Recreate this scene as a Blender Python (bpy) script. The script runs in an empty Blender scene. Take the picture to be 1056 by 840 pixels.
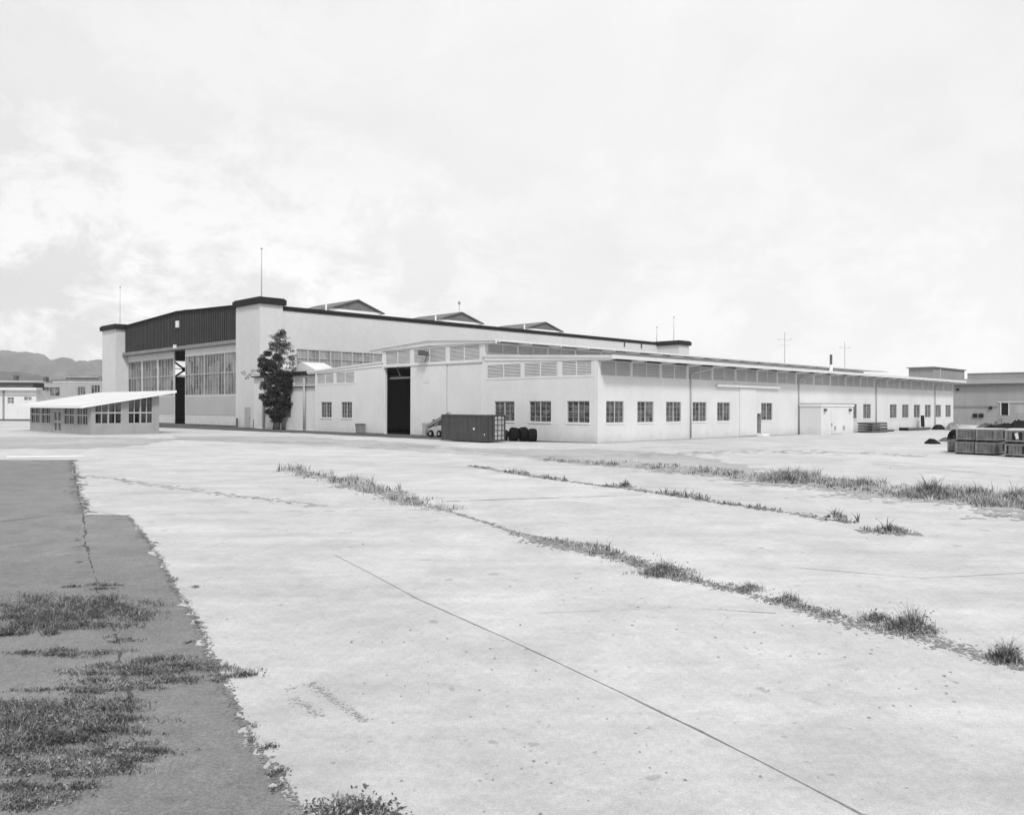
import bpy, bmesh, math, random
from mathutils import Vector, Matrix
import numpy as np
rnd = random.Random(7)
S = bpy.context.scene
COL = S.collection

# ------------------------------------------------------------------ camera
CAM_H = 3.0
cam = bpy.data.cameras.new('camera'); camo = bpy.data.objects.new('camera', cam); COL.objects.link(camo)
cam.sensor_width = 36; cam.sensor_fit = 'HORIZONTAL'
cam.lens = 860/1056*36
cam.clip_start = .1; cam.clip_end = 12000
ROLL = math.radians(.1832)
camo.location = (0, 0, CAM_H)
camo.matrix_world = Matrix.Translation((0, 0, CAM_H)) @ Matrix.Rotation(math.radians(90), 4, 'X') @ Matrix.Rotation(ROLL, 4, 'Z')
cam.shift_y = -.3/1056
S.camera = camo

# ------------------------------------------------------------------ light
SUN_EL, SUN_AZ = 47, 168          # azimuth clockwise from +Y (view direction): the sun stands behind the camera, a little to the right
w = bpy.data.worlds.new("World"); S.world = w; w.use_nodes = True
nt = w.node_tree; N = nt.nodes; L = nt.links
bg = N['Background']
sky = N.new('ShaderNodeTexSky'); sky.sky_type = 'NISHITA'; sky.sun_disc = False
sky.sun_elevation = math.radians(SUN_EL); sky.sun_rotation = math.radians(SUN_AZ); sky.dust_density = 3; sky.air_density = 1
bw = N.new('ShaderNodeRGBToBW'); L.new(sky.outputs[0], bw.inputs[0])
tc = N.new('ShaderNodeTexCoord')
mp = N.new('ShaderNodeMapping'); mp.inputs['Scale'].default_value = (1, 1, 1.5); L.new(tc.outputs['Generated'], mp.inputs[0])
def wnoise(sc, det, ro, dist=0):
    a = N.new('ShaderNodeTexNoise'); a.inputs['Scale'].default_value = sc; a.inputs['Detail'].default_value = det; a.inputs['Roughness'].default_value = ro; a.inputs['Distortion'].default_value = dist
    L.new(mp.outputs[0], a.inputs[0]); return a.outputs[0]
def wrng(src, a, b, c, d, clamp=True):
    r = N.new('ShaderNodeMapRange'); r.clamp = clamp
    for k, v in enumerate((a, b, c, d)): r.inputs[k+1].default_value = v
    L.new(src, r.inputs[0]); return r.outputs[0]
def wop(op, a, b):
    m = N.new('ShaderNodeMath'); m.operation = op
    for k, q in enumerate((a, b)):
        if isinstance(q, (int, float)): m.inputs[k].default_value = q
        else: L.new(q, m.inputs[k])
    return m.outputs[0]
sx = N.new('ShaderNodeSeparateXYZ'); L.new(tc.outputs['Generated'], sx.inputs[0])
base = wrng(sx.outputs[0], -.62, .1, 7.85, 8.15)
veil = wrng(wnoise(2.6, 8, .6, .5), .32, .68, .935, 1.04)                 # broad thin cloud
puff = wrng(wnoise(8, 12, .68, .25), .46, .58, 0, 1)                     # billows with crisp upper edges
low = wrng(sx.outputs[2], .12, .34, 1, .2)                              # cumulus stand near the horizon
left = wrng(sx.outputs[0], -.45, .05, 1, .25)
amp = wop('MULTIPLY', wop('MULTIPLY', low, left), .30)
bill = wop('ADD', 1.0, wop('MULTIPLY', wop('SUBTRACT', puff, .72), amp))
cl_ = wop('MULTIPLY', wop('MULTIPLY', base, veil), bill)
mx = N.new('ShaderNodeMix'); mx.data_type = 'FLOAT'; mx.inputs[0].default_value = .88
L.new(bw.outputs[0], mx.inputs[2]); L.new(cl_, mx.inputs[3])
L.new(mx.outputs[0], bg.inputs['Color']); bg.inputs['Strength'].default_value = .1

sun = bpy.data.lights.new('sun', 'SUN'); suno = bpy.data.objects.new('sun', sun); COL.objects.link(suno)
sun.energy = 2.1; sun.angle = math.radians(9); sun.color = (1, 1, 1)
az = math.radians(SUN_AZ); el = math.radians(SUN_EL)
sd = Vector((math.sin(az)*math.cos(el), math.cos(az)*math.cos(el), math.sin(el)))
suno.rotation_euler = sd.to_track_quat('Z', 'Y').to_euler(); suno.location = sd*50

S.view_settings.view_transform = 'Standard'; S.view_settings.look = 'None'; S.view_settings.gamma = 1
S.view_settings.exposure = 0.3
S.view_settings.use_curve_mapping = False
S.cycles.max_bounces = 6; S.cycles.volume_bounces = 3; S.cycles.transparent_max_bounces = 12
S.cycles.use_denoising = True

# ------------------------------------------------------------------ materials
def new_mat(name):
    m = bpy.data.materials.new(name); m.use_nodes = True
    return m, m.node_tree.nodes, m.node_tree.links, m.node_tree.nodes['Principled BSDF']
def mat(name, c, rough=.8, var=.08, scale=1.5, fine=25, finevar=.04, streak=0, bump=0, metal=0, spec=.3, splash=0):
    """grey paint / stone with broad mottling, fine speckle and optional rain streaks"""
    m, n, l, p = new_mat(name)
    t = n.new('ShaderNodeTexCoord')
    a = n.new('ShaderNodeTexNoise'); a.inputs['Scale'].default_value = scale; a.inputs['Detail'].default_value = 6; l.new(t.outputs['Object'], a.inputs[0])
    b = n.new('ShaderNodeTexNoise'); b.inputs['Scale'].default_value = fine; b.inputs['Detail'].default_value = 3; l.new(t.outputs['Object'], b.inputs[0])
    ra = n.new('ShaderNodeMapRange'); ra.inputs[1].default_value = .3; ra.inputs[2].default_value = .7; ra.inputs[3].default_value = 1-var; ra.inputs[4].default_value = 1+var; l.new(a.outputs[0], ra.inputs[0])
    rb = n.new('ShaderNodeMapRange'); rb.inputs[1].default_value = .3; rb.inputs[2].default_value = .7; rb.inputs[3].default_value = c*(1-finevar); rb.inputs[4].default_value = c*(1+finevar); l.new(b.outputs[0], rb.inputs[0])
    mu = n.new('ShaderNodeMath'); mu.operation = 'MULTIPLY'; l.new(ra.outputs[0], mu.inputs[0]); l.new(rb.outputs[0], mu.inputs[1])
    out = mu
    if streak:
        mpp = n.new('ShaderNodeMapping'); mpp.inputs['Scale'].default_value = (1.1, 1.1, .1); l.new(t.outputs['Object'], mpp.inputs[0])
        s = n.new('ShaderNodeTexNoise'); s.inputs['Scale'].default_value = 1.2; s.inputs['Detail'].default_value = 5; l.new(mpp.outputs[0], s.inputs[0])
        rs = n.new('ShaderNodeMapRange'); rs.inputs[1].default_value = .48; rs.inputs[2].default_value = .72; rs.inputs[3].default_value = 1; rs.inputs[4].default_value = 1-streak; l.new(s.outputs[0], rs.inputs[0])
        m3 = n.new('ShaderNodeMath'); m3.operation = 'MULTIPLY'; l.new(out.outputs[0], m3.inputs[0]); l.new(rs.outputs[0], m3.inputs[1]); out = m3
    if splash:   # mud splashed up from the ground
        sz = n.new('ShaderNodeSeparateXYZ'); l.new(t.outputs['Object'], sz.inputs[0])
        sn = n.new('ShaderNodeTexNoise'); sn.inputs['Scale'].default_value = 1.1; sn.inputs['Detail'].default_value = 6; l.new(t.outputs['Object'], sn.inputs[0])
        sa = n.new('ShaderNodeMath'); sa.operation = 'MULTIPLY_ADD'; sa.inputs[1].default_value = -1.8; l.new(sn.outputs[0], sa.inputs[0]); l.new(sz.outputs[2], sa.inputs[2])
        sr = n.new('ShaderNodeMapRange'); sr.inputs[1].default_value = -.9; sr.inputs[2].default_value = -.1; sr.inputs[3].default_value = 1-splash; sr.inputs[4].default_value = 1; l.new(sa.outputs[0], sr.inputs[0])
        m4 = n.new('ShaderNodeMath'); m4.operation = 'MULTIPLY'; l.new(out.outputs[0], m4.inputs[0]); l.new(sr.outputs[0], m4.inputs[1]); out = m4
    l.new(out.outputs[0], p.inputs['Base Color'])
    p.inputs['Roughness'].default_value = rough; p.inputs['Metallic'].default_value = metal
    p.inputs['Specular IOR Level'].default_value = spec
    if bump:
        bp = n.new('ShaderNodeBump'); bp.inputs['Strength'].default_value = bump; bp.inputs['Distance'].default_value = .02
        l.new(b.outputs[0], bp.inputs['Height']); l.new(bp.outputs[0], p.inputs['Normal'])
    return m

M = {}
M['wall'] = mat('white_painted_wall', .62, var=.05, scale=.35, fine=4, finevar=.03, streak=.025, splash=.12)
M['hwall'] = mat('hangar_stucco', .56, var=.05, scale=.12, fine=1.6, finevar=.03, streak=.03, splash=.12)
M['trim'] = mat('white_trim', .74, var=.04, scale=1)
M['louver'] = mat('louver_paint', .60, var=.06, scale=1)
M['inner'] = mat('interior_shade', .012, var=.1, spec=.05)  # near-black colour paints the unlit gloom onto inside faces and floors
M['darkband'] = mat('dark_brown_coping', .022, var=.15, scale=.6, spec=.1)
M['corr'] = mat('dark_corrugated_siding', .020, var=.3, scale=.5, streak=.2, spec=.08)
M['seam'] = mat('siding_seam', .075, var=.1, spec=.1)
M['roofw'] = mat('white_roof', .60, var=.06, scale=.5, streak=0)
M['roofg'] = mat('grey_roofing', .30, var=.12, scale=.3)
M['metal'] = mat('grey_metal', .33, var=.12, scale=1.5, rough=.5)
M['dmetal'] = mat('dark_metal', .09, var=.15, scale=2, rough=.5)
M['vent'] = mat('dark_gable_shingles', .15, var=.25, scale=1.2, fine=8, finevar=.2)
M['rubber'] = mat('black_rubber', .008, var=.15, spec=.15)
M['cont'] = mat('container_paint', .055, var=.12, scale=1.2, streak=.2, rough=.5)
M['contd'] = mat('container_frame_paint', .045, var=.15, scale=2, rough=.5)
M['contl'] = mat('bare_metal_patches', .35, var=.3, scale=5, rough=.5)
M['bark'] = mat('bark', .12, var=.3, scale=4)
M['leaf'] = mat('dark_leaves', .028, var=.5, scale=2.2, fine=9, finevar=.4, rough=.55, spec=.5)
M['leafl'] = mat('pale_and_skylit_leaves', .13, var=.4, scale=2.2, fine=9, finevar=.4, rough=.6)
M['wood'] = mat('weathered_wood', .13, var=.25, scale=3, fine=14, finevar=.2)
M['wooddk'] = mat('dark_wood_and_gap_shade', .022, var=.3, scale=3)  # dark timber, also painted gap shade on the second-row crates
M['tarp'] = mat('black_tarp', .01, var=.2, rough=.7, spec=.1)
M['tarpw'] = mat('white_tarp', .52, var=.1, scale=2)
M['grassd'] = mat('weed_dark', .10, var=.45, scale=2.5, fine=20, finevar=.35, rough=.7)
M['grassm'] = mat('weed_mid', .24, var=.35, scale=2.5, fine=20, finevar=.3, rough=.7)
M['grassl'] = mat('weed_dry', .46, var=.25, scale=2.5, fine=20, finevar=.25, rough=.7)
M['creepm'] = mat('creeper_mid', .15, var=.45, scale=2.5, fine=20, finevar=.35, rough=.8)
M['creepl'] = mat('creeper_dry', .29, var=.3, scale=2.5, fine=20, finevar=.3, rough=.8)
M['creepd'] = mat('creeper_dark', .06, var=.45, scale=2.5, fine=20, finevar=.35, rough=.8)
M['far'] = mat('far_wall', .36, var=.06, scale=.2, streak=.1)
M['far2'] = mat('kick_plate_paint', .42, var=.05, scale=.3)
M['farw'] = mat('far_white', .62, var=.05, scale=.2, streak=.08)
M['fard'] = mat('far_dark', .10, var=.2, scale=.5)
M['farg'] = mat('far_grey', .22, var=.12, scale=.4, streak=.15)
M['rightw'] = mat('right_building_wall', .30, var=.07, scale=.2, streak=.12)
M['boothw'] = mat('booth_wall', .30, var=.08, scale=.6, streak=.1)
M['poleg'] = mat('haze_paled_pole', .42, var=.05)  # pole grey lightened to paint in the haze
M['hpane2'] = None
M['batten'] = mat('crate_batten', .19, var=.2, scale=3)
M['boothb'] = mat('booth_board', .27, var=.08, scale=.8)

def cellmat(name, lo, hi, rough, k=(1.7, 1.7, 2.1), bright=None):
    m, n, l, p = new_mat(name)
    t = n.new('ShaderNodeTexCoord')
    mpp = n.new('ShaderNodeMapping'); mpp.inputs['Scale'].default_value = k; l.new(t.outputs['Object'], mpp.inputs[0])
    v = n.new('ShaderNodeTexVoronoi'); v.inputs['Scale'].default_value = 1; v.inputs['Randomness'].default_value = .6; l.new(mpp.outputs[0], v.inputs[0])
    sp = n.new('ShaderNodeSeparateColor'); l.new(v.outputs['Color'], sp.inputs[0])
    a = n.new('ShaderNodeTexNoise'); a.inputs['Scale'].default_value = 2.4; a.inputs['Detail'].default_value = 5; l.new(t.outputs['Object'], a.inputs[0])
    ad = n.new('ShaderNodeMath'); ad.operation = 'ADD'; l.new(sp.outputs[0], ad.inputs[0]); l.new(a.outputs[0], ad.inputs[1])
    r = n.new('ShaderNodeMapRange'); r.inputs[1].default_value = .5; r.inputs[2].default_value = 1.5; r.inputs[3].default_value = lo; r.inputs[4].default_value = hi; l.new(ad.outputs[0], r.inputs[0])
    l.new(r.outputs[0], p.inputs['Base Color']); p.inputs['Roughness'].default_value = rough
    return m
M['pane'] = cellmat('window_glass_dirt_reflections', .015, .14, .4)  # paler cells paint reflections into the panes, along with dirt
M['hpane2'] = cellmat('side_strip_glass', .2, .38, .5, (.9, .9, .9))
M['hpane'] = cellmat('hangar_glass_dirt_reflections', .05, .28, .45, (.9, .9, .5))  # grey tone has the panes' reflections painted in, mottled with dirt
M['fpane'] = cellmat('far_glass', .03, .2, .4, (.8, .8, .8))
m, n, l, p = new_mat('clear_glass')
tr = n.new('ShaderNodeBsdfTransparent'); tr.inputs[0].default_value = (.28, .28, .28, 1)
gl = n.new('ShaderNodeBsdfGlossy'); gl.inputs['Roughness'].default_value = .05; gl.inputs[0].default_value = (.9, .9, .9, 1)
mi = n.new('ShaderNodeMixShader'); fr = n.new('ShaderNodeFresnel'); fr.inputs[0].default_value = 1.7
l.new(fr.outputs[0], mi.inputs[0]); l.new(tr.outputs[0], mi.inputs[1]); l.new(gl.outputs[0], mi.inputs[2]); l.new(mi.outputs[0], n['Material Output'].inputs[0])
M['glass'] = m

def ground_mat(name, base, kind):
    m, n, l, p = new_mat(name)
    t = n.new('ShaderNodeTexCoord')
    def noise(sc, det=6, ro=.55, vec=None, dist=0):
        a = n.new('ShaderNodeTexNoise'); a.inputs['Scale'].default_value = sc; a.inputs['Detail'].default_value = det
        a.inputs['Roughness'].default_value = ro; a.inputs['Distortion'].default_value = dist
        l.new(vec or t.outputs['Object'], a.inputs[0]); return a
    def rng(src, a, b, c, d):
        r = n.new('ShaderNodeMapRange'); r.inputs[1].default_value = a; r.inputs[2].default_value = b; r.inputs[3].default_value = c; r.inputs[4].default_value = d
        l.new(src, r.inputs[0]); return r.outputs[0]
    def mul(a, b):
        x = n.new('ShaderNodeMath'); x.operation = 'MULTIPLY'; l.new(a, x.inputs[0]); l.new(b, x.inputs[1]); return x.outputs[0]
    if kind == 'concrete':
        f = [rng(noise(.05).outputs[0], .3, .7, .92*base, 1.06*base), rng(noise(.45, 8, .65, dist=.6).outputs[0], .35, .7, 1.07, .83),
             rng(noise(3.2, 9, .75).outputs[0], .3, .72, 1.08, .86), rng(noise(13, 6, .85).outputs[0], .3, .7, .82, 1.14), rng(noise(60, 3, .8).outputs[0], .3, .7, .78, 1.17)]
        # dark blots and old drip stains
        f.append(rng(noise(1.3, 5, .6, dist=1.2).outputs[0], .63, .74, 1, .86))
        f.append(rng(noise(9, 2, .5).outputs[0], .68, .74, 1, .72)); f.append(rng(noise(2.1, 2, .5).outputs[0], .70, .72, 1, .75))
        # slab to slab difference in tone, on the grid of the joints
        gm = n.new('ShaderNodeMapping'); gm.vector_type = 'POINT'; gm.inputs['Rotation'].default_value = (0, 0, math.radians(60.03)); l.new(t.outputs['Object'], gm.inputs[0])
        gs = n.new('ShaderNodeVectorMath'); gs.operation = 'MULTIPLY_ADD'; gs.inputs[1].default_value = (1/9., 1/4.6, 0); gs.inputs[2].default_value = (23.5/9, -5.33/4.6, .5); l.new(gm.outputs[0], gs.inputs[0])
        gf = n.new('ShaderNodeVectorMath'); gf.operation = 'FLOOR'; l.new(gs.outputs[0], gf.inputs[0])
        gw = n.new('ShaderNodeTexWhiteNoise'); l.new(gf.outputs[0], gw.inputs[0]); f.append(rng(gw.outputs['Value'], 0, 1, .95, 1.04))
        mpp = n.new('ShaderNodeMapping'); mpp.inputs['Rotation'].default_value = (0, 0, .35); mpp.inputs['Scale'].default_value = (.16, 1.3, 1); l.new(t.outputs['Object'], mpp.inputs[0])
        f.append(rng(noise(.8, 7, .65, mpp.outputs[0]).outputs[0], .35, .68, 1.05, .92))
    else:
        f = [rng(noise(.12).outputs[0], .3, .7, .84*base, 1.12*base), rng(noise(2.3, 4, .6, dist=.8).outputs[0], .56, .66, 1, .86), rng(noise(.5, 5, .6, dist=1.).outputs[0], .58, .64, 1, 1.12), rng(noise(.9, 7, .65).outputs[0], .3, .7, .85, 1.15), rng(noise(24, 5, .85).outputs[0], .3, .7, .72, 1.28),
             rng(noise(6, 6, .7).outputs[0], .3, .7, .88, 1.12), rng(noise(60, 3, .8).outputs[0], .3, .7, .72, 1.3)]
    o = f[0]
    for x in f[1:]: o = mul(o, x)
    l.new(o, p.inputs['Base Color']); p.inputs['Roughness'].default_value = .9; p.inputs['Specular IOR Level'].default_value = .2
    bp = n.new('ShaderNodeBump'); bp.inputs['Strength'].default_value = .35 if kind == 'concrete' else .7; bp.inputs['Distance'].default_value = .012
    l.new(noise(45, 4, .7).outputs[0], bp.inputs['Height']); l.new(bp.outputs[0], p.inputs['Normal'])
    return m
M['concrete'] = ground_mat('old_concrete', .545, 'concrete')
M['slab2'] = ground_mat('greyer_concrete', .465, 'concrete')
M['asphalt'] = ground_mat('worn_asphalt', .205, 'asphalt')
M['asphalt2'] = ground_mat('dark_asphalt', .085, 'asphalt')
M['asphalt3'] = ground_mat('dusty_asphalt', .37, 'asphalt')
M['soil'] = ground_mat('joint_soil', .29, 'asphalt')
M['soil2'] = ground_mat('pale_dirt', .36, 'asphalt')
M['tar'] = ground_mat('joint_tar', .21, 'asphalt')
M['stain'] = ground_mat('stain', .41, 'asphalt')
M['paint'] = mat('worn_road_paint', .62, var=.15, scale=2)

# ------------------------------------------------------------------ helpers
class MB:
    def __init__(s): s.v = []; s.f = []; s.m = []
    def poly(s, pts, faces, mi=0):
        b = len(s.v); s.v += [tuple(p) for p in pts]
        for f in faces: s.f.append([b+i for i in f]); s.m.append(mi)
    def box(s, x0, x1, y0, y1, z0, z1, mi=0):
        x0, x1 = sorted((x0, x1)); y0, y1 = sorted((y0, y1)); z0, z1 = sorted((z0, z1))
        s.poly([(x0,y0,z0),(x1,y0,z0),(x1,y1,z0),(x0,y1,z0),(x0,y0,z1),(x1,y0,z1),(x1,y1,z1),(x0,y1,z1)],
               [(0,3,2,1),(4,5,6,7),(0,1,5,4),(1,2,6,5),(2,3,7,6),(3,0,4,7)], mi)
    def hexa(s, lo, hi, mi=0):       # two quads, bottom ring and top ring
        s.poly(list(lo)+list(hi), [(0,3,2,1),(4,5,6,7),(0,1,5,4),(1,2,6,5),(2,3,7,6),(3,0,4,7)], mi)
    def prism(s, ring, axis, a0, a1, mi=0):   # ring of 2-D points extruded along axis ('x' or 'y'); ring is in (other, z)
        k = len(ring)
        def P(q, a): return (a, q[0], q[1]) if axis == 'x' else (q[0], a, q[1])
        pts = [P(q, a0) for q in ring]+[P(q, a1) for q in ring]
        fs = [tuple(range(k))[::-1], tuple(range(k, 2*k))]+[(i, (i+1) % k, k+(i+1) % k, k+i) for i in range(k)]
        s.poly(pts, fs, mi)
    def bar(s, a, b, w=.05, h=None, mi=0, sides=4):
        a = Vector(a); b = Vector(b); d = (b-a).normalized(); h = h or w
        u = d.cross(Vector((0, 0, 1)))
        if u.length < 1e-3: u = Vector((1, 0, 0))
        u.normalize(); v = d.cross(u)
        ring = [(math.cos(2*math.pi*(i+.5)/sides), math.sin(2*math.pi*(i+.5)/sides)) for i in range(sides)]
        k = (.7071*2 if sides == 4 else 2)
        r = 1/k*2 if sides == 4 else 1
        sc = w*.7071 if sides == 4 else w*.5; sh = h*.7071 if sides == 4 else h*.5
        pts = [a+u*(c*sc)+v*(q*sh) for c, q in ring]+[b+u*(c*sc)+v*(q*sh) for c, q in ring]
        s.poly(pts, [tuple(range(sides))[::-1], tuple(range(sides, 2*sides))]+[(i, (i+1) % sides, sides+(i+1) % sides, sides+i) for i in range(sides)], mi)
    def tube(s, pts, radii, sides=8, mi=0):
        b = len(s.v); k = len(pts)
        for i, p in enumerate(pts):
            p = Vector(p); q = Vector(pts[min(i+1, k-1)])-Vector(pts[max(i-1, 0)]); q.normalize()
            u = q.cross(Vector((.3, .9, .1))).normalized(); v = q.cross(u)
            for j in range(sides):
                a = 2*math.pi*j/sides; s.v.append(tuple(p+(u*math.cos(a)+v*math.sin(a))*radii[i]))
        for i in range(k-1):
            for j in range(sides):
                s.f.append([b+i*sides+j, b+i*sides+(j+1) % sides, b+(i+1)*sides+(j+1) % sides, b+(i+1)*sides+j]); s.m.append(mi)
        s.f.append([b+j for j in range(sides)][::-1]); s.m.append(mi)
        s.f.append([b+(k-1)*sides+j for j in range(sides)]); s.m.append(mi)
    def build(s, name, mats, parent=None, origin=(0, 0, 0), smooth=False, fix=True):
        me = bpy.data.meshes.new(name)
        o = Vector(origin)
        me.from_pydata([tuple(Vector(p)-o) for p in s.v], [], s.f)
        if not isinstance(mats, (list, tuple)): mats = [mats]
        for q in mats: me.materials.append(q)
        me.polygons.foreach_set('material_index', s.m)
        if fix:
            b = bmesh.new(); b.from_mesh(me); bmesh.ops.recalc_face_normals(b, faces=b.faces); b.to_mesh(me); b.free()
        if smooth: me.polygons.foreach_set('use_smooth', [True]*len(me.polygons))
        me.update()
        ob = bpy.data.objects.new(name, me); COL.objects.link(ob)
        if parent: ob.parent = parent
        return ob
def tag(o, label=None, cat=None, group=None, kind=None):
    if label: o['label'] = label
    if cat: o['category'] = cat
    if group: o['group'] = group
    if kind: o['kind'] = kind
    return o

# pinhole measurements on the ground (used to lay joints and weeds at their true places)
F = 860.
def ray(px, py):
    x = px-528; y = py-419.7; c, s = math.cos(ROLL), math.sin(ROLL)
    X = x*c+y*s; Y = -x*s+y*c
    return Vector((X/F, 1, -Y/F))
def G(px, py, z=0):
    r = ray(px, py); t = (z-CAM_H)/r.z; return Vector((r.x*t, t, z))
CX, CY = 7.219, 70.456            # near corner of the workshop building
ANG = math.atan2(.70219, .71199)  # building grid: local x runs along its long side, local y along its end wall
RB = Matrix.Rotation(ANG, 4, 'Z')
def W(v, u, z=0):                 # building grid to world
    return Matrix.Translation((CX, CY, 0)) @ RB @ Vector((v, u, z))
def bthing(name, label, cat, v=0, u=0, z=0, group=None, rot=0):
    o = bpy.data.objects.new(name, None); COL.objects.link(o); o.empty_display_size = .5
    o.location = W(v, u, z); o.rotation_euler = (0, 0, ANG+rot)
    o['_v'] = (v, u, z)
    del o['_v']
    tag(o, label, cat, group)
    return o
def wthing(name, label, cat, loc, rot=0, group=None):
    o = bpy.data.objects.new(name, None); COL.objects.link(o); o.empty_display_size = .5
    o.location = loc; o.rotation_euler = (0, 0, rot); tag(o, label, cat, group); return o

# ------------------------------------------------------------------ ground
def sheet(name, pts, z, mt, kind='structure', jag=0, step=None, seed=0):
    r = random.Random(seed); ring = []
    k = len(pts)
    for i in range(k):
        a = Vector(pts[i]); b = Vector(pts[(i+1) % k])
        ring.append((a.x, a.y, z))
        if jag:
            d = (b-a).length; st = step or max(.07, min(1.5, .008*((a+b)/2).length)); n_ = min(260, int(d/st))
            nn = Vector((-(b-a).y, (b-a).x, 0)).normalized(); w_ = 0
            for j in range(1, n_):
                w_ = .45*w_+r.gauss(0, jag*1.25); q = a.lerp(b, (j+r.uniform(-.3, .3))/n_)+nn*w_
                ring.append((q.x, q.y, z))
    me = bpy.data.meshes.new(name); me.from_pydata(ring, [], [list(range(len(ring)))])
    b = bmesh.new(); b.from_mesh(me); bmesh.ops.triangulate(b, faces=b.faces, ngon_method='EAR_CLIP')
    for f in b.faces:
        if f.normal.z < 0: f.normal_flip()
    b.to_mesh(me); b.free()
    me.materials.append(mt); o = bpy.data.objects.new(name, me); COL.objects.link(o); o['kind'] = kind; return o
g = MB(); q = 3950
g.poly([(-q, -q, 0), (q, -q, 0), (q, q, 0), (-q, q, 0)], [(0, 1, 2, 3)])
tag(g.build('ground', M['concrete'], fix=False), kind='structure')

def flecks(name, path, half, dens, size, mt, seed, z0=.0045, z1=.012, kind='structure'):
    """loose dirt: thousands of flat irregular flecks thinning out away from a path"""
    r = random.Random(seed); m_ = MB(); P = [G(x, y) for x, y in path]; seg = [(b-a).length for a, b in zip(P, P[1:])]; tot = sum(seg); acc = 0
    for a, b, L_ in zip(P, P[1:], seg):
        nn = Vector((-(b-a).y, (b-a).x, 0)).normalized()
        hw0 = half((acc)/tot) if callable(half) else half; hw1 = half((acc+L_)/tot) if callable(half) else half
        for _ in range(int(L_*dens*(hw0+hw1))):
            t_ = r.random(); hw = hw0+(hw1-hw0)*t_; s_at = acc+t_*L_
            wob = math.sin(s_at*1.1+seed)*.25+math.sin(s_at*2.9+seed*3)*.15
            c = a.lerp(b, t_)+nn*(r.gauss(0, .42)+wob)*hw; q_ = size*r.uniform(.4, 1.5); ph = r.uniform(0, 6.28); z = r.uniform(z0, z1); k = r.choice((4, 5, 6)); el_ = r.uniform(.4, 1)
            pts = []
            for i_ in range(k):
                an_ = 2*math.pi*i_/k; dx, dy = math.cos(an_)*q_*r.uniform(.6, 1.2), math.sin(an_)*q_*el_*r.uniform(.6, 1.2)
                pts.append((c.x+dx*math.cos(ph)-dy*math.sin(ph), c.y+dx*math.sin(ph)+dy*math.cos(ph), z))
            m_.poly(pts, [tuple(range(k))])
        acc += L_
    o = m_.build(name, mt, fix=False); o['kind'] = kind; return o
A = lambda L_: [G(x, y) for x, y in L_]
sheet('asphalt_apron', A([(-260, 472), (0, 474), (74, 474), (79, 500), (86, 531), (132, 531)])+A([(152, 556), (172, 590), (196, 630), (214, 670), (240, 720), (264, 770), (290, 812), (312, 842), (360, 925), (440, 1090), (-600, 1090), (-700, 700)]),
      .004, M['asphalt'], jag=.04, seed=3)
def band(name, knots, inner, z, mt, jag, seed):
    """strip beside the walls: knots (along u, outer v) give its ragged outer edge"""
    r = random.Random(seed); m_ = MB(); rows = []; w_ = 0
    for (u0, v0), (u1, v1) in zip(knots, knots[1:]):
        n_ = max(2, int((u1-u0)/.5))
        for k in range(n_):
            w_ = .5*w_+r.gauss(0, jag); t_ = k/n_; rows.append((u0+(u1-u0)*t_, v0+(v1-v0)*t_+w_))
    rows.append(knots[-1])
    for a, b_ in zip(rows, rows[1:]): m_.poly([W(inner(a[0]), a[0], z), W(a[1], a[0], z), W(b_[1], b_[0], z), W(inner(b_[0]), b_[0], z)], [(0, 1, 2, 3)])
    tag(m_.build(name, mt, fix=False), kind='structure')
band('wall_side_asphalt', [(-.2, -.5), (4, -2.2), (8, -3.6), (16, -5.8), (40, -5.8), (66, -7.5), (90, -10), (118, -12)], lambda u: -.01 if u < 61 else (1.39 if u < 68.4 else 3.0 if u < 116 else 1.39), .0087, M['asphalt2'], .18, 4)
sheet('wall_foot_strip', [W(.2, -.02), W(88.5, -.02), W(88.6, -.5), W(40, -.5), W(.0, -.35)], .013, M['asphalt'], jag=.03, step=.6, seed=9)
sheet('dusty_lane', A([(180, 449), (300, 450), (420, 456), (470, 462), (560, 463), (620, 463), (700, 468), (770, 480), (800, 491), (730, 489), (640, 481), (560, 473), (430, 465), (300, 458), (190, 454)]), .004, M['asphalt3'], jag=.3, seed=5)
sheet('left_lane', A([(-200, 451), (30, 450), (190, 452), (140, 459), (90, 462), (-200, 462)]), .012, M['asphalt3'], jag=.3, seed=6)
sheet('painted_line', A([(6, 470), (84, 469.5), (90, 471.5), (6, 472.6)]), .016, M['paint'], jag=.02, seed=8)
def ribbon(name, path, wid, z, mt, jag, seed, step=.25, gaps=0):
    """crack or joint following a path; width wanders"""
    r = random.Random(seed); P = [Vector(p) for p in path]; pts = []
    for a, b in zip(P, P[1:]):
        n_ = max(2, int((b-a).length/max(step, .01*a.length)))
        pts += [a.lerp(b, j/n_) for j in range(n_)]
    pts.append(P[-1]); mb = MB(); L0 = []; w_ = 0; c_ = 0
    for i, p in enumerate(pts):
        d = pts[min(i+1, len(pts)-1)]-pts[max(i-1, 0)]; nn = Vector((-d.y, d.x, 0)).normalized()
        w_ = .6*w_+r.gauss(0, jag); c_ = .85*c_+r.gauss(0, jag*.5)
        t = i/(len(pts)-1); ww = (wid(t) if callable(wid) else wid)
        hw = max(.006, ww*.5*(1+w_*1.2)); q = p+nn*c_*ww
        L0.append((q+nn*hw, q-nn*hw))
    for i in range(len(L0)-1):
        if gaps and r.random() < gaps: continue
        a, b = L0[i], L0[i+1]
        mb.poly([(a[0].x, a[0].y, z), (a[1].x, a[1].y, z), (b[1].x, b[1].y, z), (b[0].x, b[0].y, z)], [(0, 1, 2, 3)])
    o = mb.build(name, mt, fix=False); o['kind'] = 'structure'
    me = o.data
    for f in me.polygons:
        pass
    return o
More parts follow.
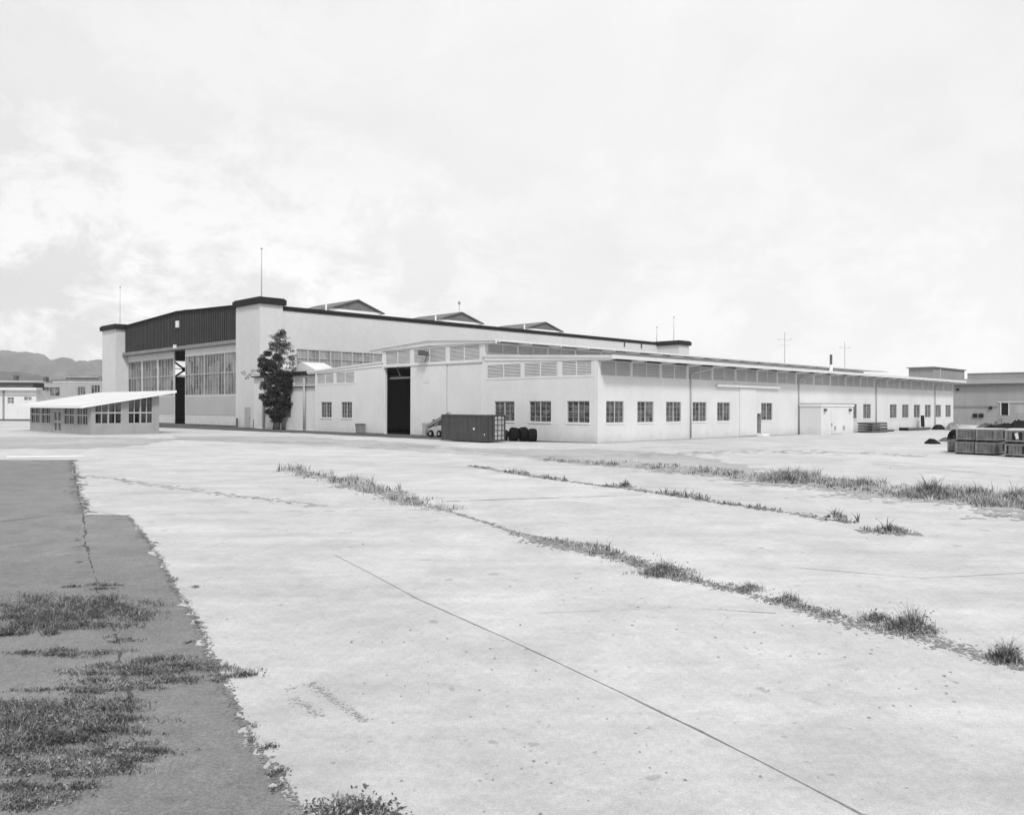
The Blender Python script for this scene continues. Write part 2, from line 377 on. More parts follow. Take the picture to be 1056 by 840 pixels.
ribbon('pavement_joint', A([(345, 572), (380, 590), (430, 617), (520, 657), (620, 704), (720, 752), (820, 803), (892, 841), (1010, 900)]), lambda t_: .003+.017*min(1, t_*1.5), .0045, M['tar'], .3, 1, .2)
for i, (pl, ww) in enumerate([([(455, 517), (560, 513.5), (665, 510)], .09), ([(130, 531), (300, 527), (470, 525)], .03),
        ([(0, 463), (150, 462), (330, 459), (480, 457)], .12), ([(690, 466), (820, 461), (905, 458)], .12), ([(900, 478), (975, 484), (1056, 492), (1100, 498)], .22),
        ([(556, 632), (700, 626), (800, 632)], .014), ([(820, 585), (950, 596), (1070, 590)], .016), ([(100, 490), (210, 507), (330, 520)], .05)]):
    ribbon('pavement_crack', A(pl), ww, .0055+.0005*i, M['stain'] if i not in (0,) else M['soil'], .5, 30+i, .3, gaps=.12)

ribbon('pavement_crack', A([(74, 474), (82, 515), (88, 550), (100, 600), (120, 660), (135, 720)]), .035, .0096, M['asphalt2'], .6, 77, .12, gaps=.25)
ribbon('pavement_crack', A([(0, 538), (90, 527), (130, 532)]), .02, .0098, M['asphalt2'], .6, 78, .15, gaps=.3)

# ------------------------------------------------------------------ hangar
HV0, HU0, HU1 = 1.4, 61.3, 123.
UC = (HU0+HU1)/2
hang = bthing('hangar', 'tall pale aircraft hangar with dark siding above tall glazed sliding doors', 'hangar', HV0, HU0)
HO = (HV0, HU0, 0)
def hp(mb, name, mats, parent=None, **k):
    if parent is None or parent is hang: return mb.build(name, mats, hang, HO, **k)
    return mb.build(name, mats, parent, HO, **k)
def wall_holes(mb, face, d0, d1, a0, a1, z0, z1, holes, mi=0, mback=1):
    """slab on face 'L' (x = depth) or 'R' (y = depth) with true openings; the inner side takes material mback"""
    xs = sorted({a0, a1, *[h[0] for h in holes], *[h[1] for h in holes]}); zs = sorted({z0, z1, *[h[2] for h in holes], *[h[3] for h in holes]})
    xs = [x for x in xs if a0 <= x <= a1]; zs = [z for z in zs if z0 <= z <= z1]
    def P(a, d, z): return (d, a, z) if face == 'L' else (a, d, z)
    def hole(i, j):
        if i < 0 or j < 0 or i >= len(xs)-1 or j >= len(zs)-1: return True
        c = (xs[i]+xs[i+1])/2; e = (zs[j]+zs[j+1])/2
        return any(h[0] < c < h[1] and h[2] < e < h[3] for h in holes)
    for i in range(len(xs)-1):
        for j in range(len(zs)-1):
            if hole(i, j): continue
            A0, A1, Z0, Z1 = xs[i], xs[i+1], zs[j], zs[j+1]
            mb.poly([P(A0, d0, Z0), P(A1, d0, Z0), P(A1, d0, Z1), P(A0, d0, Z1)], [(0, 1, 2, 3)], mi)
            mb.poly([P(A0, d1, Z0), P(A1, d1, Z0), P(A1, d1, Z1), P(A0, d1, Z1)], [(3, 2, 1, 0)], mback)
            if hole(i-1, j): mb.poly([P(A0, d0, Z0), P(A0, d1, Z0), P(A0, d1, Z1), P(A0, d0, Z1)], [(0, 1, 2, 3)], mi)
            if hole(i+1, j): mb.poly([P(A1, d0, Z0), P(A1, d1, Z0), P(A1, d1, Z1), P(A1, d0, Z1)], [(0, 1, 2, 3)], mi)
            if hole(i, j-1): mb.poly([P(A0, d0, Z0), P(A1, d0, Z0), P(A1, d1, Z0), P(A0, d1, Z0)], [(0, 1, 2, 3)], mi)
            if hole(i, j+1): mb.poly([P(A0, d0, Z1), P(A1, d0, Z1), P(A1, d1, Z1), P(A0, d1, Z1)], [(0, 1, 2, 3)], mi)
def fbox(mb, face, a0, a1, d0, d1, z0, z1, mi=0):
    if face == 'L': mb.box(d0, d1, a0, a1, z0, z1, mi)
    else: mb.box(a0, a1, d0, d1, z0, z1, mi)

ROOFZ = lambda u: 16.75+2.1*(1-abs(u-UC)/(UC-HU0))
# side wall with a high strip of windows
wm = MB(); SW0, SW1 = 7.2, 60.4
wall_holes(wm, 'R', HU0+.25, HU0+.7, 4.9, 94.8, 0, 16.5, [(SW0, SW1, 8.6, 11.25)])
wm.box(4.9, 94.8, HU0+.25, HU0+.7, 16.5, 16.8)
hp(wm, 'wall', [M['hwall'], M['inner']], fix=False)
for k in range(28):
    a = SW0+k*1.9
    if k == 0:
        pass
    f = MB(); a1 = a+1.9
    f.box(a+.002, a+.11, HU0+.27, HU0+.4, 8.6, 11.25); f.box(a1-.11, a1-.002, HU0+.27, HU0+.4, 8.6, 11.25)
    f.box(a+.11, a1-.11, HU0+.27, HU0+.4, 11.15, 11.25); f.box(a+.11, a1-.11, HU0+.27, HU0+.4, 8.6, 8.7)
    f.box(a+.11, a1-.11, HU0+.28, HU0+.36, 9.9, 9.97)
    for q_ in (1, 2): f.box(a+q_*.63-.03, a+q_*.63+.03, HU0+.29, HU0+.35, 8.7, 11.15)
    fo = hp(f, 'window', M['trim'])
    fo.data.materials[0] = M['far2']; p_ = MB(); p_.box(a+.11, a1-.11, HU0+.41, HU0+.45, 8.7, 11.15); hp(p_, 'pane', M['hpane2'], fo)
# other walls
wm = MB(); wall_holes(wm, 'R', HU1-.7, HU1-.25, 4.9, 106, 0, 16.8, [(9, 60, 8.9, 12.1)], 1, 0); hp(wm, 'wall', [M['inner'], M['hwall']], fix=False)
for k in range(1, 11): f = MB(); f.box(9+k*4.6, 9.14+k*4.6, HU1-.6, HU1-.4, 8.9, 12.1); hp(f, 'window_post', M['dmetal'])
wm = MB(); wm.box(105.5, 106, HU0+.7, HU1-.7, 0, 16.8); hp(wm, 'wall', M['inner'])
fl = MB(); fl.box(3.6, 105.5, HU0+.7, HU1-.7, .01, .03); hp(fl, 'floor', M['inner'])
# roof
r_ = MB(); t = .28
r_.prism([(HU0+.2, 16.82), (UC, 18.85), (HU1-.2, 16.82), (HU1-.2, 17.0), (UC, 18.85+.22), (HU0+.2, 17.0)], 'x', 4.0, 106)
hp(r_, 'roof', [M['roofg']])
# interior trusses seen through the gap
tr = MB()
for v in (10.5, 18, 26, 34, 42, 50, 60, 70, 80, 90, 100):
    tr.bar((v, HU0+1, 13.4), (v, HU1-1, 13.4), .3)
    for k in range(12):
        a = HU0+2+k*4.8; tr.bar((v, a, 13.4), (v, a+2.4, ROOFZ(a+2.4)-.4), .2); tr.bar((v, a+2.4, ROOFZ(a+2.4)-.4), (v, a+4.8, 13.4), .2)
hp(tr, 'roof_truss', M['dmetal'])
# dark band coping along side wall
c = MB(); c.box(4.95, 94.6, HU0+.05, HU0+.95, 16.5+.3, 16.95+.2); c.box(4.95, 94.6, HU0+.12, HU0+.24, 16.55, 16.8); hp(c, 'coping', M['darkband'])
for v in (83, 88.8):
    s_ = MB(); s_.box(v, v+.25, HU0+.05, HU0+.22, 15.6, 16.5); hp(s_, 'scupper', M['dmetal'])
# pylons
def pylon(v0, v1, u0, u1, zt):
    p_ = MB(); p_.box(v0, v1, u0, u1, 0, zt); o = hp(p_, 'pylon', M['hwall'])
    c = MB(); e = .38; c.box(v0-e, v1+e, u0-e, u1+e, zt+.002, zt+.78); c.box(v0-e*.5, v1+e*.5, u0-e*.5, u1+e*.5, zt+.78, zt+.95)
    hp(c, 'coping', M['darkband'], o); return o
p1 = pylon(1.4, 4.9, 61.3, 68.4, 17.2)
p2 = pylon(1.4, 4.9, 116.0, 123, 17.2)
p3 = pylon(94.8, 98.6, 56.0, 66, 16.35)
def rod(v, u, z0, z1, w_=.09):
    m_ = MB(); m_.tube([(v, u, z0), (v, u, (z0+z1)/2), (v, u, z1)], [w_, w_*.7, w_*.4], 6); m_.box(v-.12, v+.12, u-.12, u+.12, z1, z1+.2); return hp(m_, 'lightning_rod', M['metal'])
rod(3, 63.9, 18.1, 25.2); rod(3, 118.4, 18.1, 25.2, .06); rod(96.5, 58.5, 17.2, 22.4, .09); rod(95.6, 62.3, 17.2, 20.4)
# little access door and vents at the foot of the near pylon
d = MB(); d.box(1.36, 1.4-.001, 63.9, 65.6, .05, 2.9); dd = hp(d, 'door', M['far'])
d = MB(); d.box(1.31, 1.355, 64.05, 64.15, 1.2, 1.4); hp(d, 'handle', M['dmetal'], dd)
d = MB(); d.tube([(1.1, 67.4, 0), (1.1, 67.4, 1.3)], [.14, .14], 8); hp(d, 'standpipe', M['dmetal'])
d = MB(); d.tube([(1.1, 62.3, 0), (1.1, 62.3, 1.2)], [.14, .14], 8); hp(d, 'standpipe', M['dmetal'])
# dark header over the doors
FV = 3.1; U0, U1 = 68.4, 116.0
def top(u): 
    x = abs(u-UC)/(UC-U0); return 18.6-.85*x
hd = MB(); n_ = 24
ring = [(U0, 12.85)]+[(U1, 12.85)]+[(U1+(U0-U1)*i/n_, top(U1+(U0-U1)*i/n_)) for i in range(n_+1)]
hd.prism(ring, 'x', FV, FV+.5); ho = hp(hd, 'header_siding', M['corr'])
ct = MB()
for i in range(n_):
    a, b = U0+(U1-U0)*i/n_, U0+(U1-U0)*(i+1)/n_
    ct.hexa([(FV-.35, a, top(a)), (FV+1.2, a, top(a)), (FV+1.2, b, top(b)), (FV-.35, b, top(b))], [(FV-.35, a, top(a)+.14), (FV+1.2, a, top(a)+.14), (FV+1.2, b, top(b)+.14), (FV-.35, b, top(b)+.14)])
hp(ct, 'coping', M['darkband'])
sm = MB(); k = 0; a = U0+.5
while a < U1-.3:
    sm.box(FV-.05, FV-.002, a, a+(.16 if k % 4 else .22), 12.9, top(a)-.03); a += .62; k += 1
hp(sm, 'siding_rib', M['seam'])
bm_ = MB(); bm_.box(FV-.5, FV+1.6, U0, U1, 12.25, 12.84); bm_.box(FV-.55, FV-.5, U0, U1, 12.3, 12.45); hp(bm_, 'door_track_beam', M['farg'])
lm = MB(); lm.box(FV-.35, FV-.06, UC-.3, UC+.5, 16.0, 17.1); lm.box(FV-.85, FV-.52, UC-.35, UC+.2, 12.5, 13.1); hp(lm, 'flood_lamp', M['trim'])
# sliding door leaves
def leaf(u0, u1, dv, nm=6, rim=.35, mid=False):
    o = MB(); v = FV+dv; u0_, u1_ = u0+rim, u1-rim
    wall_holes(o, 'L', v, v+.22, u0, u1, .12, 12.24, [(u0_, u1_, 4.75, 11.1)], 0, 1)
    lo = hp(o, 'door_leaf', [M['hwall'], M['inner']], fix=False)
    o2 = MB(); o2.box(v-.035, v-.004, u0+.04, u1-.04, 1.64, 4.6); hp(o2, 'kick_panel', M['far2'], lo)
    f = MB()
    for i in range(nm+1):
        x = u0_+(u1_-u0_)*i/nm; w_ = .07 if i % 2 else .12; f.box(v+.02, v+.12, max(u0_, x-w_/2), min(u1_, x+w_/2), 4.75, 11.1)
    for z in (4.75, 7.98, 10.98): f.box(v+.03, v+.11, u0_, u1_, z, z+(.2 if z == 7.98 else .1))
    f.box(v+.045, v+.09, u0_, u1_, 6.35, 6.40); f.box(v+.045, v+.09, u0_, u1_, 9.55, 9.60)
    fo = hp(f, 'window', M['metal'], lo)
    p_ = MB(); p_.box(v+.13, v+.16, u0_, u1_, 4.75, 11.1); hp(p_, 'window_glass', M['hpane'], lo)
leaf(68.45, 75.5, .0, 7, .06); leaf(75.51, 82.55, .0, 7, .06); leaf(82.56, 89.6, .0, 7, .06)
leaf(95.1, 101.9, .45, 5, .28); leaf(102.0, 109.0, .45, 5, .28); leaf(109.1, 115.9, .45, 5, .28)
# bracing across the far side window
br = MB(); br.bar((14.4, HU1-.9, 12.2), (17.0, HU1-.9, 10.35), .3); br.bar((14.6, HU1-.9, 8.7), (17.0, HU1-.9, 10.35), .3); br.bar((14.2, HU1-.95, 10.6), (16.9, HU1-.95, 10.45), .14); br.box(16.4, 17.6, HU1-1.1, HU1-.8, 9.95, 10.85)
hp(br, 'wall_brace', M['inner'])
# roof monitors
for i, (v0, v1, zt, zb) in enumerate(((19.2, 30.3, 20.95, 19.0), (42.0, 53.5, 20.75, 18.95), (64.9, 76.3, 20.6, 18.9))):
    u0, u1 = 72.3, 85.5; vc = (v0+v1)/2+.2
    b = MB(); b.box(v0+.3, v1-.3, u0+.3, u1-.3, 17.0, zb+.1); bo = hp(b, 'roof_monitor', M['trim'])
    b = MB(); b.prism([(v0+.3, zb+.12), (v1-.3, zb+.12), (vc, zt-.12)], 'y', u0+.25, u1-.4); hp(b, 'gable', M['vent'], bo)
    b = MB(); th = .14
    for (xa, xb) in ((v0-.1, vc), (v1+.1, vc)):
        b.prism([(xa, zb+.02), (xb, zt), (xb, zt-th), (xa, zb+.02-th)], 'y', u0-.1, u1)
    hp(b, 'roof', M['vent'], bo)
    b = MB(); b.tube([(v0-.6, u0-.3, 17.4), (v0-.6, u0-.3, 19.5)], [.16, .16], 8); hp(b, 'vent_pipe', M['trim'], bo)
b = MB(); b.tube([(47.9, 73, 20.7), (47.9, 73, 22.2)], [.06, .06], 6); b.tube([(47.9, 73, 22.2), (47.9, 73, 22.5), (47.9, 73, 22.8)], [.2, .3, .15], 8); hp(b, 'roof_finial', M['metal'])

# ------------------------------------------------------------------ workshop annex
an = bthing('workshop_building', 'long white single storey workshop with louvred clerestory in front of the hangar', 'building', 0, 0)
def ap(mb, name, mats, parent=None, **k): return mb.build(name, mats, parent or an, (0, 0, 0), **k)
LEN = 88.3; WID = 44.7
LT = lambda u: 7.42+.043*min(u, WID-u)     # top of the aisle roofs
MT = lambda u: 9.98-.052*abs(u-22.35)      # top of the monitor roof
TR = 14.2; TL = 30.5
WL = [(.88, 3.45), (5.33, 8.04), (9.96, 12.65), (36.66, 38.9), (40.97, 43.33)]
LV = [(.65, 4.1), (4.6, 8.75), (9.15, 13.75), (36.2, 40.05), (40.55, 44.3)]
MV = [(14.75, 19.35), (19.85, 25.15), (25.75, 30.15)]
DOOR = (25.6, 30.25)
ZW0, ZW1 = 1.66, 3.55
# end wall
wm = MB()
wall_holes(wm, 'L', 0, .3, 0, TR, 0, 7.02, [(a, b, ZW0, ZW1) for a, b in WL[:3]]+[(a, b, 5.78, 7.0) for a, b in LV[:3]])
wall_holes(wm, 'L', 0, .3, TR, TL, 0, 9.2, [(DOOR[0], DOOR[1], 0, 7.3)]+[(a, b, 7.62, 9.05) for a, b in MV])
wall_holes(wm, 'L', 0, .3, TL, WID, 0, 7.02, [(a, b, ZW0, ZW1) for a, b in WL[3:]]+[(a, b, 5.78, 7.0) for a, b in LV[3:]])
wm.prism([(0, 7.02), (TR, 7.02), (TR, LT(TR)-.3), (0, LT(0)-.3)], 'x', 0, .3)
wm.prism([(WID, 7.02), (TL, 7.02), (TL, LT(TL)-.3), (WID, LT(WID)-.3)], 'x', 0, .3)
wm.prism([(TR, 9.2), (TL, 9.2), (TL, MT(TL)-.32), (22.35, MT(22.35)-.32), (TR, MT(TR)-.32)], 'x', 0, .3)
ap(wm, 'wall', [M['wall'], M['inner']], fix=False)
# long wall
BAY = 4.4; bays = [(.25+BAY*k, .25+BAY*(k+1)) for k in range(20)]
WB = [0, 1, 2, 3, 4, 6, 11, 12, 14, 15, 16, 17, 18, 19]
wm = MB()
wR = [(bays[k][0]+.92, bays[k][0]+3.38, ZW0, ZW1) for k in WB]
lR = [(a+.16, b-.1, 5.75, 7.0) for a, b in bays]
wall_holes(wm, 'R', 0, .3, .3, LEN, 0, 7.05, wR+lR+[(26.55, 27.4, .3, 2.4)])
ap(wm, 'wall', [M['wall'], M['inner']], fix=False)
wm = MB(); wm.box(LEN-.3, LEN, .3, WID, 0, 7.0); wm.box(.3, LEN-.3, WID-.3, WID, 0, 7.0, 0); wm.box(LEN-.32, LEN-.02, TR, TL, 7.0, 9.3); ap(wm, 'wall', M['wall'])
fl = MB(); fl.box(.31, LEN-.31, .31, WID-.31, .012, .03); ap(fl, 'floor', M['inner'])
# clerestory walls
for uu, sg in ((TR, 1), (TL, -1)):
    wm = MB(); wall_holes(wm, 'R', uu if sg > 0 else uu-.2, uu+.2 if sg > 0 else uu, .3, LEN-.33, 7.3, 9.3, [(a+.3 if a < 1 else a+.1, b-.05-(.3 if b > 88 else 0), 8.3, 9.15) for a, b in bays]); ap(wm, 'clerestory_wall', [M['wall'], M['inner']], fix=False)
# roofs
def roofslab(name, pts, v0, v1, th):
    mb = MB(); up = [(u, z) for u, z in pts]; mb.prism(up+[(u, z-th) for u, z in reversed(up)], 'x', v0, v1)
    return ap(mb, name, [M['roofw']])
ro = roofslab('roof', [(-1.65, LT(0)-.07), (TR, LT(TR))], -.18, LEN+.5, .2)
fb = MB(); fb.box(-.22, LEN+.54, -1.75, -1.652, LT(0)-.36, LT(0)-.04); ap(fb, 'gutter', M['louver'], ro)
fb = MB(); fb.prism([(-1.6, LT(0)-.28), (TR-.2, LT(TR)-.22), (TR-.2, LT(TR)-.55), (-1.6, LT(0)-.45)], 'x', -.08, -.003); ap(fb, 'fascia', M['trim'], ro)
for a, b in bays+[(88.1, 0)]: rt = MB(); rt.prism([(-1.6, LT(0)-.3), (-.003, LT(0)-.29), (-.003, LT(0)-.52), (-1.6, LT(0)-.4)], 'x', a+(.0 if a > 1 else .1), a+.16); ap(rt, 'outrigger', M['trim'], ro)
ro = roofslab('roof', [(WID+1.65, LT(WID)-.07), (TL, LT(TL))], -.18, LEN+.5, .2)
fb = MB(); fb.prism([(WID+1.6, LT(0)-.28), (TL+.2, LT(TL)-.22), (TL+.2, LT(TL)-.55), (WID+1.6, LT(0)-.45)], 'x', -.08, -.003); ap(fb, 'fascia', M['trim'], ro)
ro = roofslab('monitor_roof', [(12.35, MT(12.35)), (22.35, MT(22.35)), (33.0, MT(33.0))], -.3, LEN+6, .16)
fb = MB(); fb.prism([(12.35, MT(12.35)-.17), (22.35, MT(22.35)-.17), (33.0, MT(33.0)-.17), (33.0, MT(33.0)-.36), (22.35, MT(22.35)-.62), (12.35, MT(12.35)-.36)], 'x', -.14, -.003); ap(fb, 'fascia', M['trim'], ro)
for a, b in bays: rt = MB(); rt.prism([(12.4, MT(12.35)-.17), (TR-.003, MT(TR)-.17), (TR-.003, MT(TR)-.4), (12.4, MT(12.35)-.27)], 'x', a+.05, a+.22); ap(rt, 'outrigger', M['trim'], ro)
# louvres
def louver(face, a0, a1, z0, z1, d=0, n=9, mid=True, sg=1, top1=None):
    mb = MB()
    fbox(mb, face, a0+.001, a0+.07, d+.01*sg, d+.14*sg, z0, z1); fbox(mb, face, a1-.07, a1-.001, d+.01*sg, d+.14*sg, z0, z1)
    if mid: c_ = (a0+a1)/2; fbox(mb, face, c_-.05, c_+.05, d-.01*sg, d+.14*sg, z0+.001, z1-.001)
    h = (z1-z0)/n
    for i in range(n):
        zz = z0+h*i
        if face == 'L': mb.prism([(d+.02*sg, zz+.02), (d+.02*sg, zz+.06), (d+.13*sg, zz+h*.98), (d+.13*sg, zz+h*.98-.04)], 'y', a0+.07, a1-.07)
        else: mb.prism([(d+.02*sg, zz+.02), (d+.02*sg, zz+.06), (d+.13*sg, zz+h*.98), (d+.13*sg, zz+h*.98-.04)], 'x', a0+.07, a1-.07)
    o = ap(mb, 'louver', M['louver'])
    b = MB(); fbox(b, face, a0+.002, a1-.002, d+.15*sg, d+.19*sg, z0+.002, z1-.002); ap(b, 'screen', M['far'], o)
for a, b in LV: louver('L', a, b, 5.78, 7.0)
for a, b in MV: louver('L', a, b, 7.62, 9.05, n=11)
for a, b in bays: louver('R', a+.16, b-.1, 5.75, 7.0, n=9)
for a, b in bays: louver('R', a+.3 if a < 1 else a+.1, b-.05-(.3 if b > 88 else 0), 8.3, 9.15, d=TR, n=6)
# pilasters and belts, slightly proud
pl = MB()
for u in (.02, 4.3, 8.9, TR-.2, TL-.12, 35.9, 40.3, WID-.42):
    w_ = .38 if u in (.02, TR-.2, TL-.12) else .22
    zt = 7.0 if u not in (TR-.2, TL-.12) else 9.2
    pl.box(-.035, -.002, u, u+w_, 5.72 if u in (4.3, 8.9, 40.3, 35.9) else .02, zt)
pl.box(-.03, -.0015, .42, TR-.22, 5.6, 5.71); pl.box(-.03, -.0015, TL+.3, WID-.45, 5.6, 5.71); pl.box(-.05, -.0015, TR+.2, TL-.13, 7.36, 7.55)
pl.box(-.035, 0.3, -.035, -.002, .02, 7.0); 
for k, (a, b) in enumerate(bays):
    if k: pl.box(a-.08, a+.12, -.03, -.002, 5.72, 7.03); pl.box(a-.01, a+.05, -.012, -.0015, .1, 5.6)
pl.box(.3, 18.3, -.025, -.0017, 5.6, 5.71); pl.box(31.3, LEN, -.025, -.0017, 5.6, 5.71)
ap(pl, 'pilaster', M['wall'])
# windows
def window(face, a0, a1, z0, z1, cols=4, rows=4, d=0, parent=None, put=ap, pane='pane'):
    f = MB(); mn = MB(); e = .06
    fbox(f, face, a0+.001, a0+e, d+.05, d+.15, z0+.001, z1-.001); fbox(f, face, a1-e, a1-.001, d+.05, d+.15, z0+.001, z1-.001)
    fbox(f, face, a0+e, a1-e, d+.05, d+.15, z1-e, z1-.001); fbox(f, face, a0+e, a1-e, d+.05, d+.15, z0+.001, z0+e)
    for i in range(1, cols):
        x = a0+(a1-a0)*i/cols
        if i*2 == cols: fbox(f, face, x-.045, x+.045, d+.055, d+.13, z0+e, z1-e)
        else: fbox(mn, face, x-.013, x+.013, d+.07, d+.12, z0+e, z1-e)
    for j in range(1, rows):
        z = z0+(z1-z0)*j/rows; fbox(mn, face, a0+e, a1-e, d+.075, d+.125, z-.018, z+.018)
    fo = put(f, 'window', M['far2']); put(mn, 'muntin', M['metal'], fo)
    s_ = MB(); fbox(s_, face, a0-.06, a1+.06, d-.06, d-.002, z0-.1, z0-.0); put(s_, 'sill', M['trim'], fo)
    p_ = MB(); fbox(p_, face, a0+.01, a1-.01, d+.155, d+.17, z0+.01, z1-.01); put(p_, 'pane', M[pane], fo)
for a, b in WL: window('L', a, b, ZW0, ZW1)
for h in wR: window('R', h[0], h[1], ZW0, ZW1)
# big doors in the end wall
dl = MB(); dl.box(-.09, -.006, 19.68, 25.45, .06, 7.28); do = ap(dl, 'sliding_door', M['wall'])
sg = MB(); sg.box(-.11, -.092, 22.4, 23.4, 5.5, 6.1); ap(sg, 'sign_plate', M['louver'], do)
dl = MB(); dl.box(-.06, -.006, 14.35, 19.55, .06, 7.28); ap(dl, 'sliding_door', M['wall'])
dl = MB(); dl.box(-.075, -.006, 30.3, 35.7, .06, 6.1); dl.box(-.05, -.006, 30.7, 35.7, 6.1, 6.9); ap(dl, 'sliding_door', M['wall'])
sm = MB(); sm.box(-.02, -.004, 19.55, 19.68, .06, 7.3); sm.box(-.03, -.004, 14.2, 14.34, .06, 7.3); sm.box(-.14, -.05, 14.3, 30.3, 7.28, 7.35); ap(sm, 'door_track', M['metal'])
tr = MB(); tr.bar((.7, 25.7, 6.15), (.7, 30.2, 6.15), .22, mi=0); tr.bar((.9, 25.9, 6.3), (.9, 26.7, 7.6), .12); tr.bar((.9, 28.6, 6.3), (.9, 29.4, 7.6), .12); ap(tr, 'door_brace', M['farg'])
fr_ = MB(); fr_.box(-.05, .25, 30.255, 30.297, 0, 7.3); fr_.box(-.05, .25, 25.46, 25.597, 0, 7.3); ap(fr_, 'door_frame', M['trim'])
# flood light over the doors
fl = MB(); fl.bar((-.02, 22.5, 8.35), (-.75, 22.5, 8.5), .08); fl.box(-1.0, -.6, 21.9, 22.4, 8.25, 8.7); fl.box(-.95, -.5, 22.6, 23.2, 8.35, 8.85); fl.bar((-.3, 22.5, 8.45), (-.3, 22.9, 7.6), .07); ap(fl, 'flood_lamp', M['dmetal'])
# side door and tracks on the long wall
dl = MB(); dl.box(23.0, 26.45, -.1, -.004, .05, 5.1); do = ap(dl, 'sliding_door', M['wall'])
tk = MB(); tk.box(18.45, 31.2, -.3, -.05, 5.12, 5.36); ap(tk, 'door_track', M['trim'])
st = MB(); st.box(26.3, 27.7, -.9, -.11, .01, .26); ap(st, 'door_step', M['trim'])
jd = MB(); jd.box(26.52, 26.55, -.05, .25, .3, 2.45); jd.box(27.4, 27.46, -.05, .25, .3, 2.45); ap(jd, 'door_frame', M['metal'])
bk = MB(); bk.box(36.0, 50.6, -.2, -.033, 3.42, 3.58); ap(bk, 'shed_flashing', M['metal'])
# downpipes
for v in (13.9, 36.0, 57.9, 79.9):
    dp = MB(); dp.tube([(v+1.7, -1.66, 7.0), (v+1.5, -1.3, 6.75), (v+.15, -.2, 6.3), (v, -.12, 6.1), (v, -.12, .1)], [.07]*5, 8); ap(dp, 'downpipe', M['far2'], smooth=True)
vp = MB(); vp.tube([(57.65, 6, 7.5), (57.65, 6, 9.0)], [.26, .2], 8, 0); vp.tube([(57.65, 6, 9.0), (57.65, 6, 10.4)], [.17, .17], 8, 1); ap(vp, 'vent_pipe', [M['trim'], M['dmetal']])

# white store shed against the long wall
sh = bthing('store_shed', 'low flat roofed white shed built against the long workshop wall', 'shed', 35.9, -2.75)
def sp(mb, name, mats, parent=None, **k): return mb.build(name, mats, parent or sh, (35.9, -2.75, 0), **k)
b = MB(); b.box(35.9, 44.5, -2.75, -.25, 0, 3.22); sp(b, 'wall', M['wall'])
b = MB(); b.box(35.8, 44.6, -2.85, -.25, 3.222, 3.4); sp(b, 'roof', M['trim'])
b = MB(); b.box(38.5, 41.3, -2.8, -2.752, .08, 2.7); do = sp(b, 'door', M['wall'])
b = MB(); b.box(38.5, 38.62, -2.84, -2.802, .9, 1.3); sp(b, 'handle', M['dmetal'], do)
for v in (36.6, 43.2):
    b = MB(); b.box(v, v+.35, -3.0, -2.752, 2.65, 2.95); sp(b, 'wall_lamp', M['dmetal'])
for v in (39.2, 41.6):
    b = MB(); b.box(v, v+.4, -2.85, -2.802 if v < 41 else -2.752, .5, .95); sp(b, 'vent', M['metal'])

# lean-to between workshop and hangar
ln = bthing('lean_to', 'white lean-to with slatted upper panel behind the tall tree', 'building', .5, 44.75)
def lp(mb, name, mats, parent=None, **k): return mb.build(name, mats, parent or ln, (.5, 44.75, 0), **k)
wm = MB(); wall_holes(wm, 'L', .5, .75, 44.75, 61.2, 0, 6.9, [(51.35, 54.6, 1.6, 4.1), (45.3, 50.4, 5.72, 6.8)]); lp(wm, 'wall', [M['wall'], M['inner']], fix=False)
b = MB(); b.box(.25, .497, 44.8, 52, 5.42, 5.56); lp(b, 'belt', M['dmetal'])
b = MB(); b.box(.56, .62, 45.3, 50.4, 5.72, 6.8); lo = lp(b, 'louver', M['louver'])
b = MB()
for i in range(9): b.box(.53, .556, 45.3, 50.4, 5.78+i*.12, 5.81+i*.12)
lp(b, 'slat', M['far'], lo)
b = MB(); b.box(.6, .62, 51.35, 54.6, 1.6, 4.1); wo = lp(b, 'window', M['pane'])
b = MB(); b.box(.53, .597, 52.9, 53.0, 1.6, 4.1); b.box(.53, .597, 51.35, 54.6, 2.8, 2.88); lp(b, 'frame', M['dmetal'], wo)
b = MB(); b.box(.1, 50, 44.9, 61.2, 6.92, 7.08); lp(b, 'roof', M['darkband'])
for u0 in (46.3, 53.8):
    b = MB(); b.prism([(u0, 7.5), (u0+6.8, 7.5), (u0+3.6, 8.7)], 'x', 1.2, 4.5); ro = lp(b, 'roof_vent', M['roofw'])
    b = MB(); b.box(1.4, 4.3, u0+.2, u0+6.6, 7.09, 7.499); lp(b, 'vent_base', M['dmetal'], ro)
for u in (47.7, 58.1):
    b = MB(); b.tube([(.3, u, .05), (.3, u, 6.6)], [.16, .16], 8); lp(b, 'downpipe', M['far'], smooth=True)

# ------------------------------------------------------------------ gate booth with white shed roof
BO = (-25.2, 46.35, 0)
bt = bthing('office_booth', 'low glazed office with a sloping white roof left of the hangar doors', 'building', -25.2, 46.35, rot=math.radians(1.5))
def bp_(mb, name, mats, parent=None, **k): return mb.build(name, mats, parent or bt, BO, **k)
BU1 = 66.0; BV0, BV1 = -25.2, -18.2; BU0 = 46.35
rz = lambda v: 3.04+.178*(v-BV0)
wf = [(62.6, 65.7), (58.9, 61.9), (51.4, 54.4), (47.4, 50.5)]
wm = MB(); wall_holes(wm, 'L', BV0, BV0+.18, BU0, BU1, 0, 3.02, [(a, b, .98, 2.93) for a, b in wf]+[(55.2, 57.9, .08, 2.5)], 0, 1); bp_(wm, 'wall', [M['boothw'], M['farg']], fix=False)
wm = MB(); holes = [(-24.85, -22.15, 1.1, 3.02), (-21.5, -18.9, 1.1, 3.02)]
wall_holes(wm, 'R', BU0, BU0+.18, BV0+.18, BV1, 0, 3.02, holes, 0, 1)
